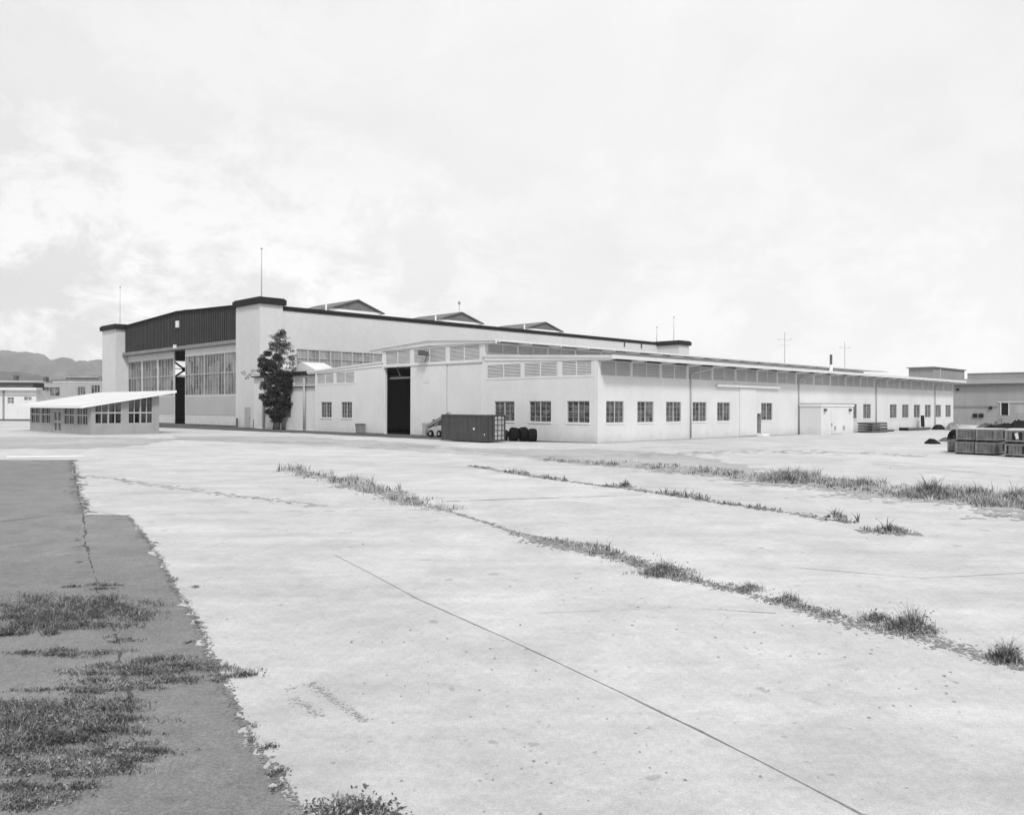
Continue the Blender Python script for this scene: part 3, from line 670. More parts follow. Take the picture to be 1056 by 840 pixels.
wm.box(-22.15, -21.5, BU0, BU0+.18, 3.02, rz(-22.15)-.02); wm.hexa([(-18.9, BU0, 3.02), (BV1, BU0, 3.02), (BV1, BU0+.18, 3.02), (-18.9, BU0+.18, 3.02)], [(-18.9, BU0, rz(-18.9)-.02), (BV1, BU0, rz(BV1)-.02), (BV1, BU0+.18, rz(BV1)-.02), (-18.9, BU0+.18, rz(-18.9)-.02)])
bp_(wm, 'wall', [M['boothw'], M['farg']], fix=False)
wm = MB(); wall_holes(wm, 'L', BV1-.18, BV1, BU0+.18, BU1, 0, 4.25, [(47.5, 52, 1.1, 3.6), (53, 58, 1.1, 3.6), (59, 64, 1.1, 3.6)], 1, 0); wm.box(BV0+.18, BV1-.18, BU1-.18, BU1, 0, 3.05); bp_(wm, 'wall', [M['boothw'], M['farg']], fix=False)
fl = MB(); fl.box(BV0+.18, BV1-.18, BU0+.18, BU1-.18, .03, .06); bp_(fl, 'floor', M['fard'])
b = MB(); v0, v1 = -26.2, -16.7
b.hexa([(v0, BU0-.35, rz(v0)), (v1, BU0-.9, rz(v1)), (v1, BU1+2.2, rz(v1)), (v0, BU1+2.6, rz(v0))], [(v0, BU0-.35, rz(v0)+.16), (v1, BU0-.9, rz(v1)+.16), (v1, BU1+2.2, rz(v1)+.16), (v0, BU1+2.6, rz(v0)+.16)])
ro = bp_(b, 'roof', M['roofw'])
b = MB(); b.hexa([(v0-.03, BU0-.4, rz(v0)-.1), (v1, BU0-.95, rz(v1)-.1), (v1, BU0-.905, rz(v1)-.1), (v0-.03, BU0-.36, rz(v0)-.1)], [(v0-.03, BU0-.4, rz(v0)+.13), (v1, BU0-.95, rz(v1)+.13), (v1, BU0-.905, rz(v1)+.13), (v0-.03, BU0-.36, rz(v0)+.13)]); b.box(v0-.05, v0-.003, BU0-.36, BU1+2.6, rz(v0)-.1, rz(v0)+.13); bp_(b, 'fascia', M['trim'], ro)
for a, b_ in wf:
    c = (a+b_)/2; f = MB()
    for (x0, x1) in ((a+.001, a+.08), (c-.1, c+.1), (b_-.08, b_-.001)): f.box(BV0+.02, BV0+.12, x0, x1, .98, 2.93)
    for z in (.981, 1.93, 2.85): f.box(BV0+.03, BV0+.11, a+.08, b_-.08, z, z+(.16 if z == 1.93 else .078))
    for x in ((a+c)/2, (b_+c)/2): f.box(BV0+.04, BV0+.1, x-.03, x+.03, 1.0, 2.9)
    fo = bp_(f, 'window', M['far']); g_ = MB(); g_.box(BV0+.13, BV0+.14, a, b_, .98, 2.93); bp_(g_, 'pane', M['glass'], fo)
dm = MB(); wall_holes(dm, 'L', BV0+.04, BV0+.12, 55.21, 57.89, .08, 2.49, [(55.45, 56.4, .25, 1.1), (56.7, 57.65, .25, 1.1), (55.45, 56.4, 1.35, 2.3), (56.7, 57.65, 1.35, 2.3)]); do = bp_(dm, 'door', [M['far'], M['far']], fix=False)
g_ = MB(); g_.box(BV0+.13, BV0+.14, 55.21, 57.89, .1, 2.49); bp_(g_, 'pane', M['pane'], do)
for (a, b_) in ((-24.85, -22.15), (-21.5, -18.9)):
    f = MB()
    for i in range(5):
        x = a+(b_-a)*i/4; w_ = .07 if i % 2 == 0 else .04; x0, x1 = max(a, x-w_), min(b_, x+w_)
        f.hexa([(x0, BU0+.02, 1.1), (x1, BU0+.02, 1.1), (x1, BU0+.12, 1.1), (x0, BU0+.12, 1.1)], [(x0, BU0+.02, rz(x0)-.1), (x1, BU0+.02, rz(x1)-.1), (x1, BU0+.12, rz(x1)-.1), (x0, BU0+.12, rz(x0)-.1)])
    f.box(a, b_, BU0+.01, BU0+.13, 2.2, 2.36); f.box(a, b_, BU0+.03, BU0+.11, 1.1, 1.2)
    fo = bp_(f, 'window', M['far'])
    g_ = MB(); g_.hexa([(a, BU0+.135, 1.1), (b_, BU0+.135, 1.1), (b_, BU0+.145, 1.1), (a, BU0+.145, 1.1)], [(a, BU0+.135, rz(a)-.05), (b_, BU0+.135, rz(b_)-.05), (b_, BU0+.145, rz(b_)-.05), (a, BU0+.145, rz(a)-.05)]); bp_(g_, 'pane', M['glass'], fo)
b = MB()
for u, v in ((49, -22), (53, -20), (59, -21), (62, -22.5)): b.box(v, v+1.2, u, u+1.8, .06, 1.25)
bp_(b, 'counter', M['fard'])

# ------------------------------------------------------------------ shipping container
ct = bthing('shipping_container', 'dark corrugated shipping container standing in front of the big workshop doors', 'container', -7.2, 6.2)
CO = (-7.2, 6.2, 0)
def cp(mb, name, mats, parent=None, **k): return mb.build(name, mats, parent or ct, CO, **k)
c0, c1, w0, w1, hz = 6.2, 11.9, -7.2, -4.8, 2.34
b = MB(); pts = []; n_ = 36
for i in range(n_+1):
    x = c0+.14+(c1-c0-.28)*i/n_; pts.append((w0+(.07 if (i//2) % 2 else .03), x))
for i in range(n_):
    (d0, x0), (d1, x1) = pts[i], pts[i+1]; b.poly([(d0, x0, .2), (d1, x1, .2), (d1, x1, hz-.12), (d0, x0, hz-.12)], [(0, 1, 2, 3)])
cp(b, 'side_panel', M['cont'], fix=False)
b = MB()
for i in range(n_):
    (d0, x0), (d1, x1) = pts[i], pts[i+1]
    e0, e1 = w1-(d0-w0), w1-(d1-w0); b.poly([(e0, x0, .2), (e1, x1, .2), (e1, x1, hz-.12), (e0, x0, hz-.12)], [(3, 2, 1, 0)])
cp(b, 'side_panel', M['cont'], fix=False)
b = MB(); b.box(w0+.06, w1-.06, c1-.08, c1-.03, .2, hz-.1); cp(b, 'end_panel', M['cont'])
b = MB(); b.box(w0+.01, w1-.01, c0+.01, c1-.01, hz-.07, hz-.02); cp(b, 'roof', M['metal'])
b = MB()
for y in (c0, c1-.14):
    for x in (w0, w1-.14): b.box(x, x+.14, y, y+.14, .08, hz)
for x in (w0+.005, w1-.125): b.box(x, x+.12, c0+.14, c1-.14, hz-.12, hz-.002); b.box(x, x+.12, c0+.14, c1-.14, .1, .24)
for y in (c0+.005, c1-.125): b.box(w0+.14, w1-.14, y, y+.12, hz-.12, hz-.002); b.box(w0+.14, w1-.14, y, y+.12, .1, .24)
for y in (c0+2.0, c0+3.4): b.box(w0-.004, w0+.1, y, y+.4, .06, .16)
cp(b, 'frame', M['contd'])
for k_, (x0, x1, mt) in enumerate(((w0+.14, (w0+w1)/2-.01, 'cont'), ((w0+w1)/2+.01, w1-.14, 'contl'))):
    b = MB(); b.box(x0, x1, c0+.05, c0+.1, .24, hz-.12); d = cp(b, 'door', M[mt])
    for x in (x0+.28, x1-.28):
        b = MB(); b.tube([(x, c0-.0, .15), (x, c0-.0, hz-.05)], [.035, .035], 6); cp(b, 'locking_bar', M['contd'], d)
    b = MB()
    for z in (.55, 1.0, 1.45, 1.9): b.box(x0+.02, x1-.02, c0+.02, c0+.049, z, z+.06)
    cp(b, 'door_rib', M['contd'], d)
b = MB(); b.box(w0-.012, w0+.015, 7.5, 7.68, 1.08, 1.24); cp(b, 'placard', M['trim'])
b = MB(); b.box(w0-.012, w0-.002, 6.22, 6.3, .62, .76); cp(b, 'marking', M['trim'])

# big tyres beside the container
def tyre(name, label, v, u, R, wd, yaw, lean=0, group='black tyres standing beside the container', z0=0):
    o = bthing(name, label, 'tyre', v, u, z0+R*math.cos(lean), group=group); o.rotation_euler = (lean, 0, ANG+yaw)
    m_ = MB(); ns = 28
    prof = [(-wd*.35, R*.55), (-wd*.5, R*.7), (-wd*.5, R*.9), (-wd*.38, R), (wd*.38, R), (wd*.5, R*.9), (wd*.5, R*.7), (wd*.35, R*.55)]
    k = len(prof)
    for i in range(ns):
        a = 2*math.pi*i/ns
        for (y, r) in prof: m_.v.append((r*math.cos(a), y, r*math.sin(a)))
    for i in range(ns):
        for j in range(k): m_.f.append([i*k+j, i*k+(j+1) % k, ((i+1) % ns)*k+(j+1) % k, ((i+1) % ns)*k+j]); m_.m.append(0)
    m_.build('tread', M['rubber'], o)
    m_ = MB()
    for i in range(ns):
        a = 2*math.pi*(i+.5)/ns; c, s = math.cos(a), math.sin(a); r = R*1.005; t_ = Vector((-s, 0, c))*.04
        P0 = Vector((c*r, 0, s*r)); e = Vector((c, 0, s))*.02
        m_.hexa([P0-t_+Vector((0, -wd*.3, 0)), P0+t_+Vector((0, -wd*.3, 0)), P0+t_+Vector((0, wd*.3, 0)), P0-t_+Vector((0, wd*.3, 0))], [P0-t_+e+Vector((0, -wd*.3, 0)), P0+t_+e+Vector((0, -wd*.3, 0)), P0+t_+e+Vector((0, wd*.3, 0)), P0-t_+e+Vector((0, wd*.3, 0))])
    m_.build('lug', M['rubber'], o)
    return o
tyre('tyre', 'big black tyre farthest from the container, at the end of the row', -2.2, 5.5, .56, .7, math.radians(52))
tyre('tyre', 'big black tyre in the middle of the row beside the container', -2.5, 6.3, .62, .7, math.radians(66), -.12)
tyre('tyre', 'big black tyre leaning next to the container doors, nearest of the row', -2.8, 7.2, .6, .75, math.radians(58), .14)
tyre('tyre', 'smaller black tyre half hidden behind the container corner', -3.0, 8.4, .5, .9, math.radians(40), .15)

# tow tractor left of the container
tt = bthing('lift_truck', 'small white lift truck with a sloping arm parked left of the container', 'lift truck', -1.3, 18.9)
def tp(mb, name, mats, parent=None, **k): return mb.build(name, mats, parent or tt, (-1.2, 19.6, 0), **k)
b = MB(); b.prism([(19.0, .35), (20.9, .35), (20.9, .9), (20.4, 1.05), (19.0, 1.1)], 'x', -1.7, -.6); tp(b, 'body', M['far2'])
b = MB(); b.bar((-1.55, 21.5, 1.0), (-1.55, 18.0, 2.35), .3); b.bar((-1.55, 20.2, 1.1), (-1.55, 19.3, 1.9), .2); b.hexa([(-1.4, 21.6, .95), (-.9, 21.6, .95), (-.9, 21.3, .85), (-1.4, 21.3, .85)], [(-1.4, 18.6, 2.25), (-.9, 18.6, 2.25), (-.9, 18.4, 2.0), (-1.4, 18.4, 1.85)]); tp(b, 'arm', M['farg'])
b = MB(); b.box(-1.5, -.8, 20.1, 20.7, 1.15, 1.75); tp(b, 'seat', M['dmetal'])
b = MB(); b.box(-1.45, -.85, 21.9, 22.4, .1, 1.35); b.box(-1.4, -.9, 21.3, 21.95, .4, .6); b.box(-1.47, -.83, 21.88, 22.42, 1.1, 1.37); tp(b, 'mast', M['far'])
for (x, y) in ((-1.75, 19.3), (-1.75, 20.6), (-.6, 19.3), (-.6, 20.6)):
    b = MB(); b.tube([(x-.1, y, .35), (x+.12, y, .35)], [.35, .35], 14); wo = tp(b, 'wheel', M['rubber']); b = MB(); b.tube([(x-.13, y, .35), (x-.1, y, .35)], [.16, .16], 10); tp(b, 'hub', M['metal'], wo)
# bin at wall
bn = bthing('waste_bin', 'dark grey lidded bin against the white wall left of the black doorway', 'bin', -.6, 34.1)
b = MB(); b.hexa([(-.95, 33.75, .05), (-.3, 33.75, .05), (-.3, 34.45, .05), (-.95, 34.45, .05)], [(-1.0, 33.7, .95), (-.25, 33.7, .95), (-.25, 34.5, .95), (-1.0, 34.5, .95)]); b.build('body', M['farg'], bn, (-.6, 34.1, 0))
b = MB(); b.box(-1.04, -.2, 33.66, 34.54, .955, 1.08); b.build('lid', M['dmetal'], bn, (-.6, 34.1, 0))

# ------------------------------------------------------------------ yard clutter by the long wall
def planks(name, label, v0, u0, L_, W_, layers, mt, seed, cat='lumber'):
    o = bthing(name, label, cat, v0, u0); r = random.Random(seed)
    for k in range(layers):
        z = .1+k*.33
        b = MB()
        for q_ in range(3): x = .3+q_*(L_-.6)/2; b.box(x-.05, x+.05, 0, W_, z-.1, z)
        b.build('bearer', M['wooddk'], o)
        b = MB(); y = 0; cut = r.uniform(0, .5)*(k > 1)
        while y < W_-.1:
            w_ = r.uniform(.12, .3); b.box(r.uniform(-.1, .1), L_-cut+r.uniform(-.2, .1), y, min(W_, y+w_-.02), z+.002, z+.15); y += w_
        b.build('board', M[mt], o)
planks('lumber_stack', 'dark stack of boards in layers beside the white shed', 48.6, -3.3, 5.0, 1.8, 4, 'wood', 2)
planks('lumber_stack', 'low dark board pile just right of the taller lumber stack', 54.0, -2.6, 3.6, 1.2, 1, 'wood', 5)
o = bthing('steel_pipes', 'long dark steel pipes lying on the ground along the far wall', 'pipes', 62, -1.8)
b = MB()
for k in range(3): b.tube([(0, -.4*k, .2+.02*k), (8, -.35*k-.2, .2)], [.17, .17], 8)
b.build('pipe_bundle', M['dmetal'], o); b = MB(); b.box(-.3, .3, -.9, .2, .02, .42); b.build('end_block', M['tarp'], o)
o = bthing('leaning_board', 'small dark board propped up at a slant against the far wall', 'board', 71.5, -1.0)
b = MB(); b.hexa([(0, -.2, .4), (.9, -.2, .4), (.9, 0, .4), (0, 0, .4)], [(1.0, .2, 2.0), (1.9, .2, 2.0), (1.9, .4, 2.0), (1.0, .4, 2.0)]); b.build('board', M['tarp'], o); b = MB(); b.bar((.4, -.1, 0), (.8, 0, .7), .12); b.bar((1.4, .1, 0), (1.2, .1, 1.2), .1); b.build('prop', M['dmetal'], o)
def heap(name, label, loc, sx_, sy_, sz, mt, seed, rot=0, cat='heap'):
    """draped tarpaulin heap: a low domed mesh with folds"""
    r = random.Random(seed); me = MB(); nr, ns = 7, 22; lump = [r.uniform(.75, 1.2) for _ in range(ns)]; lump = [(lump[i]+lump[(i+1) % ns])/2 for i in range(ns)]
    me.v.append((0, 0, sz))
    for i in range(1, nr+1):
        t_ = i/nr
        for j in range(ns):
            a = 2*math.pi*j/ns; rr = t_*lump[j]*(1+.1*math.sin(5*a+seed)*t_); z = sz*(math.cos(t_*math.pi/2)**.7)*(1+r.uniform(-.38, .22)*(t_ < .95)); 
            me.v.append((rr*sx_*math.cos(a), rr*sy_*math.sin(a), max(0, z) if i < nr else -.01))
    for j in range(ns): me.f.append([0, 1+j, 1+(j+1) % ns]); me.m.append(0)
    for i in range(nr-1):
        for j in range(ns):
            a = 1+i*ns; me.f.append([a+j, a+ns+j, a+ns+(j+1) % ns, a+(j+1) % ns]); me.m.append(0)
    o = me.build(name, M[mt], smooth=False); o.location = loc; o.rotation_euler = (0, 0, rot); tag(o, label, cat); return o
heap('tarpaulin_heap', 'black tarpaulin heap by the far end of the white wall', G(968, 442.8), 1.5, .9, .65, 'tarp', 3, ANG)
heap('tarpaulin_heap', 'black bundle lying alone left of the weathered crates', G(961, 457.5), .75, .5, .4, 'tarp', 4)
heap('gravel_heap', 'grey cone of rubble at the far corner of the white building', G(982, 443.5), 1.0, .9, 1.0, 'farg', 6)
heap('gravel_heap', 'low pale mound behind the crates beside the rubble cone', G(989, 443), 2.0, 1.2, .7, 'far', 8)
tyre('tyre', 'old grey tyre leaning left of the weathered crates', 23.2, -20.6, .6, .5, math.radians(50), .3, group=None)
heap('tarpaulin_heap', 'dark crumpled bundle behind the old tyre left of the crates', G(976, 455), .7, .6, .35, 'dmetal', 14)

# crates
def crate(label, v, u, z, lu, lv, h, mt='wood', lid=None, holes=False, grp='weathered wooden crates in the yard', seed=0):
    o = bthing('wooden_crate', label, 'crate', v, u, z, group=grp); r = random.Random(seed)
    b = MB(); b.box(.03, lv-.03, .03, lu-.03, .1, h-.04); b.build('box', M['wooddk' if holes else 'wood'], o)
    b = MB()
    for (face, d0, d1, ln_) in (('L', 0, .029, lu), ('L', lv-.029, lv, lu), ('R', 0, .029, lv), ('R', lu-.029, lu, lv)):
        n_ = max(3, int(ln_/.17)); wd = ln_/n_
        for i in range(n_):
            if holes and r.random() < .25: continue
            lo_, hi_ = (.1, h-.04) if r.random() > .12 else (.14, h-.1)
            a0, a1 = i*wd+.01, (i+1)*wd-.01
            if face == 'R': a0 = max(a0, .03); a1 = min(a1, ln_-.03)
            if a1 > a0: fbox(b, face, a0, a1, d0, d1, lo_, hi_)
    b.build('slat', M[mt], o)
    b = MB()
    for (face, d0, d1, ln_) in (('L', -.03, -.002, lu), ('R', -.03, -.002, lv)):
        for a in (0, ln_-.09): fbox(b, face, a, a+.09, d0, d1, .1, h-.04)
        for z_ in (.12, h-.14): fbox(b, face, .09, ln_-.09, d0+.01, d1, z_, z_+.08)
    b.build('batten', M['batten'], o)
    b = MB(); b.box(-.02, lv+.02, -.02, lu+.02, h-.038, h); b.build('lid', M[lid or 'wood'], o)
    if holes and z > 0:
        b = MB(); b.hexa([(-.06, .35, .3), (-.035, .35, .3), (-.035, .5, .28), (-.06, .5, .28)], [(-.06, .42, .68), (-.035, .42, .68), (-.035, .6, .62), (-.06, .6, .62)]); b.build('torn_label', M['roofw'], o)
    b = MB()
    for a in (.0, lu/2-.06, lu-.12): b.box(.02, lv-.02, a, a+.12, .0, .099)
    b.build('skid', M['wooddk'], o)
HC = .85
cr = [('low crate at the left front of the crate block, bottom row', 4.95, -27.56, 0, 1.12, 1.35, HC),
      ('bottom row crate at the near corner of the crate block', 4.8, -28.8, 0, 1.12, 1.35, HC),
      ('upper crate on the left front of the crate block', 5.05, -27.58, HC, 1.13, 1.35, HC),
      ('upper crate on the near corner of the crate block', 4.88, -28.84, HC, 1.15, 1.35, HC),
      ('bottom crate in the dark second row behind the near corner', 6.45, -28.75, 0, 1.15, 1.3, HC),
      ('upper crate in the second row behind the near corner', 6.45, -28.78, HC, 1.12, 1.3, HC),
      ('low crate peeping out at the left behind the crate block', 7.6, -26.2, 0, 1.1, 1.2, HC),
      ('upper crate at the back left of the crate block', 6.45, -27.6, HC, 1.15, 1.3, HC),
      ('bottom crate at the back left under another crate', 6.45, -27.55, 0, 1.15, 1.3, HC)]
for i, (lb, v, u, z, lu, lv, h) in enumerate(cr): crate(lb, v, u, z, lu, lv, h, lid='tarpw' if z > 0 else 'wood', seed=i, mt='wooddk' if 'second' in lb else 'wood')  # second-row slats coloured dark to paint the shaded gap between stacks
crate('broken crate at the bottom of the right hand stack', 3.8, -30.8, 0, 1.15, 1.3, HC, holes=True, seed=21)
crate('broken crate with a light patch on top of the right hand stack', 3.82, -30.78, HC, 1.12, 1.3, HC, holes=True, lid='tarpw', seed=22)
crate('bottom crate at the extreme right behind the broken stack', 5.2, -31.9, 0, 1.2, 1.3, HC, seed=23)
crate('upper crate at the extreme right behind the broken stack', 5.2, -31.9, HC, 1.2, 1.3, HC, lid='tarpw', seed=24)
for i, (v, u) in enumerate(((9.6, -28.6), (9.6, -30.1), (9.6, -31.6), (11.2, -29.3), (11.2, -33.2))):
    crate(['third row crate with pale lid, leftmost', 'third row crate with pale lid, middle one', 'third row crate with pale lid, rightmost', 'back row crate with pale lid behind the third row', 'back row crate with pale lid at the right edge'][i], v, u, 0, 1.4, 1.4, 1.62, lid='tarpw', seed=40+i)
heap('tarpaulin_heap', 'dark junk heap behind the crates at the right edge', G(1052, 444.5), 2.6, 1.5, 1.35, 'tarp', 11, -.4)
heap('tarpaulin_heap', 'long black heap under the rounded grey bundle behind the crates', G(1037, 444.2), 3.0, 1.4, .95, 'tarp', 12, -.5)
heap('tarpaulin_heap', 'rounded grey bundle showing above the crates below the far dark doorway', G(1031, 443.5), 1.3, 1.2, 1.55, 'farg', 13)
heap('tarpaulin_heap', 'low dark heap above the middle of the crate block', G(1018, 443.5), 1.7, 1.0, .9, 'dmetal', 15)

# ------------------------------------------------------------------ buildings at the right
rb = bthing('warehouse', 'grey warehouse with flat parapet and dark doorway at the right edge', 'building', 112, 30)
def rp(mb, name, mats, parent=None, **k): return mb.build(name, mats, parent or rb, (112, 30, 0), **k)
V = 112
wm = MB(); wall_holes(wm, 'L', V, V+.4, -60, 8.2, 0, 7.25, [(-1.6, -.45, 1.85, 4.0)], 0, 1); wm.box(V+.4, V+60, -60, 8.2, 0, 7.3); rp(wm, 'wall', [M['rightw'], M['rightw']], fix=False)
b = MB(); b.box(V-.7, V+.5, -60, 8.4, 7.252, 7.5); rp(b, 'eave', M['fard'])
b = MB(); b.prism([(V-.7, 7.51), (V+5, 8.6), (V+5, 7.51)], 'y', -60, 8.4); rp(b, 'roof', M['farg'])
b = MB(); b.box(V+5.01, V+60, -60, 6.6, 7.6, 9.5); b.box(V+4.9, V+5.4, -60, 6.6, 9.502, 9.65); rp(b, 'upper_wall', M['rightw'])
b = MB(); b.box(V-.15, V-.002, .12, 8.2, 3.3, 3.5); rp(b, 'belt', M['farg'])
b = MB(); b.box(V-.12, V-.002, -1.75, -1.6, 1.8, 4.1); b.box(V-.12, V-.002, -.45, -.3, 1.8, 4.1); b.box(V-.14, V-.002, -6, .1, 4.1, 4.28); do = rp(b, 'door_frame', M['tarpw'])
b = MB(); b.box(V+.2, V+.25, -1.6, -.45, 1.85, 4.0); rp(b, 'door', M['tarp'], do)
b = MB(); b.box(V-.03, V-.002, -4.5, -2.6, 2.2, 3.6); rp(b, 'notice_panel', M['far'])
for (a, z, s_) in ((3.4, 1.4, .7), (2.4, 1.4, .7), (1.0, 2.9, .5), (6.5, 6.3, .4)):
    b = MB(); b.box(V-.25, V-.002, a, a+s_, z, z+s_); rp(b, 'wall_vent', M['tarp'])
b = MB(); b.box(V+9, V+11.5, -4.5, -3, 9.9, 11); rp(b, 'roof_hatch', M['fard'])
bt2 = bthing('tower_block', 'grey flat roofed block rising behind the far end of the white workshop', 'building', 118, 7)
b = MB(); b.box(118, 136, 12.9, 17.6, 0, 10.95); b.build('wall', M['rightw'], bt2, (118, 7, 0))
b = MB(); b.box(117.6, 136.4, 12.6, 17.9, 10.953, 11.15); b.build('coping', M['farg'], bt2, (118, 7, 0))
b = MB(); b.box(120.9, 121.4, 12.7, 12.898, 7.5, 10.9); b.build('downpipe', M['far2'], bt2, (118, 7, 0))
# wall between workshop end and warehouse
# power poles behind
def pole(label, px, top_py, Y, arms):
    x = (px-528)/F*Y; z = CAM_H+(422-top_py)/F*Y
    o = wthing('power_pole', label, 'pole', (x, Y, 0), group='thin power poles beyond the workshop roof')
    b = MB(); b.tube([(0, 0, 0), (0, 0, z)], [.15, .09], 8); b.build('post', M['poleg'], o)
    b = MB()
    for k_, L_ in enumerate(arms): b.bar((-L_, 0, z-2-1.6*k_), (L_, 0, z-2-1.6*k_), .09)
    b.build('crossarm', M['poleg'], o); b = MB()
    for L_ in (-arms[0], arms[0]): b.tube([(L_*.9, 0, z-1.94), (L_*.9, 0, z-1.6)], [.09, .06], 6)
    b.build('insulator', M['metal'], o)
pole('thin tall pole with two crossarms, left of the pair beyond the workshop roof', 809, 344, 230, (2.0, 1.4))
pole('thinner pole with one crossarm, right of the pair beyond the workshop roof', 871, 353, 250, (1.6,))

# ------------------------------------------------------------------ buildings at the left, mountains
lf = wthing('flat_roofed_building', 'long low white building with small square windows at the left edge', 'building', (-93, 163, 0))
def wp(mb, name, mats, par, org, **k): return mb.build(name, mats, par, org, **k)
O1 = (-93, 163, 0)
holes = [(-98.6-i*3.2, -97.4-i*3.2, 3.45, 4.6) for i in range(12)]+[(-95.4, -93.9, 4.1, 4.7)]
wm = MB(); wall_holes(wm, 'R', 163, 163.4, -150, -93, 0, 6.0, [(a, b_, c, d_) for a, b_, c, d_ in holes]); wp(wm, 'wall', [M['farw'], M['farw']], lf, O1, fix=False)
b = MB(); b.box(-93.3, -93, 163.4, 168, 0, 6.0); wp(b, 'wall', M['farw'], lf, O1)
for h in holes[:8]+holes[-1:]:
    b = MB(); b.box(h[0], h[1], 163.2, 163.25, h[2], h[3]); fo = wp(b, 'window', M['fpane'], lf, O1)
    b = MB(); b.box((h[0]+h[1])/2-.05, (h[0]+h[1])/2+.05, 163.12, 163.198, h[2], h[3]); b.box(h[0], h[1], 163.13, 163.197, (h[2]+h[3])/2-.04, (h[2]+h[3])/2+.04); wp(b, 'frame', M['farw'], fo, O1)
b = MB(); b.box(-150, -92.6, 162.3, 164.5, 6.003, 6.5); wp(b, 'fascia', M['roofw'], lf, O1)
b = MB(); b.box(-150, -92.9, 162.9, 162.997, .05, .35); wp(b, 'plinth', M['fard'], lf, O1)
b = MB(); b.box(-99.5, -99.2, 162.85, 162.997, .36, 6); b.box(-150, -93, 162.9, 162.997, 4.95, 5.1); wp(b, 'downpipe', M['farg'], lf, O1)
b = MB(); b.box(-160, -94.8, 164.9, 169, 6.0, 7.55); wp(b, 'upper_wall', M['fard'], lf, O1)  # dark colour stands in for the shadow band below the roof
b = MB(); b.hexa([(-160, 164.2, 7.553), (-92, 164.4, 7.553), (-93.6, 170, 7.7), (-160, 170, 7.7)], [(-160, 164.2, 8.0), (-92, 164.4, 7.75), (-93.6, 170, 8.0), (-160, 170, 8.7)]); wp(b, 'roof', M['far'], lf, O1)
b = MB(); b.box(-99.9, -99.3, 167, 168, 8.1, 9.0); b.box(-92.8, -92.2, 165, 166, 7.8, 8.7); wp(b, 'roof_vent', M['fard'], lf, O1)
O2 = (-100, 195, 0)
mf = wthing('office_block', 'hazy grey two storey block with rooftop plant behind the booth roof', 'building', O2)
wh = [(-109.5, -105.8, 5.3, 7.3), (-101.6, -99.8, 4.9, 7.4), (-98.4, -96.4, 5.5, 7.8), (-95.9, -94, 5.5, 7.8), (-93.4, -91.2, 5.5, 7.8)]
wm = MB(); wall_holes(wm, 'R', 195, 195.4, -112, -84, 0, 8.4, wh); wp(wm, 'wall', [M['far'], M['far']], mf, O2, fix=False)
b = MB(); b.box(-112, -84, 195.4, 225, 0, 8.3); wp(b, 'wall', M['far'], mf, O2)
for h in wh:
    b = MB(); b.box(h[0], h[1], 195.2, 195.25, h[2], h[3]); fo = wp(b, 'window', M['fpane'], mf, O2); b = MB()
    n_ = 3
    for i in range(n_+1): x = h[0]+(h[1]-h[0])*i/n_; b.box(x-.06, x+.06, 195.1, 195.198, h[2], h[3])
    wp(b, 'frame', M['far'], fo, O2)
b = MB(); b.box(-106.5, -98, 199, 215, 8.4, 9.7); b.box(-97, -93.5, 201, 215, 8.4, 9.9); uo = wp(b, 'rooftop_room', M['farg'], mf, O2); b = MB(); b.box(-107, -98.5, 198.6, 216, 9.702, 9.95); wp(b, 'roof', M['far'], uo, O2)
b = MB(); b.box(-94.0, -88.5, 198, 214, 8.4, 10.4); uo = wp(b, 'rooftop_room', M['farg'], mf, O2); b = MB(); b.box(-94.4, -88.2, 197.6, 214, 10.402, 10.8); wp(b, 'roof', M['fard'], uo, O2)
b = MB(); b.box(-112.2, -84, 194.9, 195.4, 8.402, 8.6); wp(b, 'coping', M['farw'], mf, O2)
for i, (px, pw, h_, Y) in enumerate(((60, 9, 11.0, 260), (74, 7, 12.2, 275))):
    x = (px-528)/F*Y; o = wthing('far_shed', ['pale hazy shed on the far skyline left of the office block roof', 'small hazy gabled shed on the far skyline right of the pale one'][i], 'building', (x, Y, 0))
    b = MB(); b.box(-5, 5, 0, 12, 0, h_); b.build('wall', M['far'], o); b = MB(); b.prism([(-5.5, h_), (5.5, h_), (0, h_+1)], 'y', -.4, 12); b.build('roof', M['farg'], o)

# mountains 3 km out
def ridge(name, prof, Y, depth, seed, mt):
    """terrain rising to a crest whose height follows prof; spurs and gullies run down the near side"""
    r = random.Random(seed); nx, ny = 420, 30; m_ = MB()
    xs = [prof[0][0]+(prof[-1][0]-prof[0][0])*i/(nx-1) for i in range(nx)]
    def crest(x):
        for (a, za), (b_, zb) in zip(prof, prof[1:]):
            if a <= x <= b_: return za+(zb-za)*(x-a)/(b_-a)
        return 0
    ph = [r.uniform(0, 6) for _ in range(6)]
    for j in range(ny):
        t_ = j/(ny-1); y = Y-depth+depth*2*t_; s_ = 1-abs(2*t_-1)
        for x in xs:
            gul = .22*math.sin(x*.018+ph[0]+2*t_)+.16*math.sin(x*.043+ph[1]-3*t_)+.1*math.sin(x*.09+ph[2])
            z = crest(x)*(s_**1.25)*(1+gul*(1-s_)*s_*3.6)*(1+.018*math.sin(x*.06+ph[3])+.014*math.sin(x*.131+ph[4])+.012*math.sin(x*.21+ph[5]))+r.uniform(-2.5, 2.5)*(0 < s_ < 1)
            m_.v.append((x, y, z-1))
    for j in range(ny-1):
        for i in range(nx-1): m_.f.append([j*nx+i, j*nx+i+1, (j+1)*nx+i+1, (j+1)*nx+i]); m_.m.append(0)
    o = m_.build(name, mt, smooth=True, fix=False); o['kind'] = 'structure'; return o
D = 3000.
def hx(px, Y): return (px-528)/F*Y
def hz_(py, Y): return CAM_H+(418-py)/F*Y
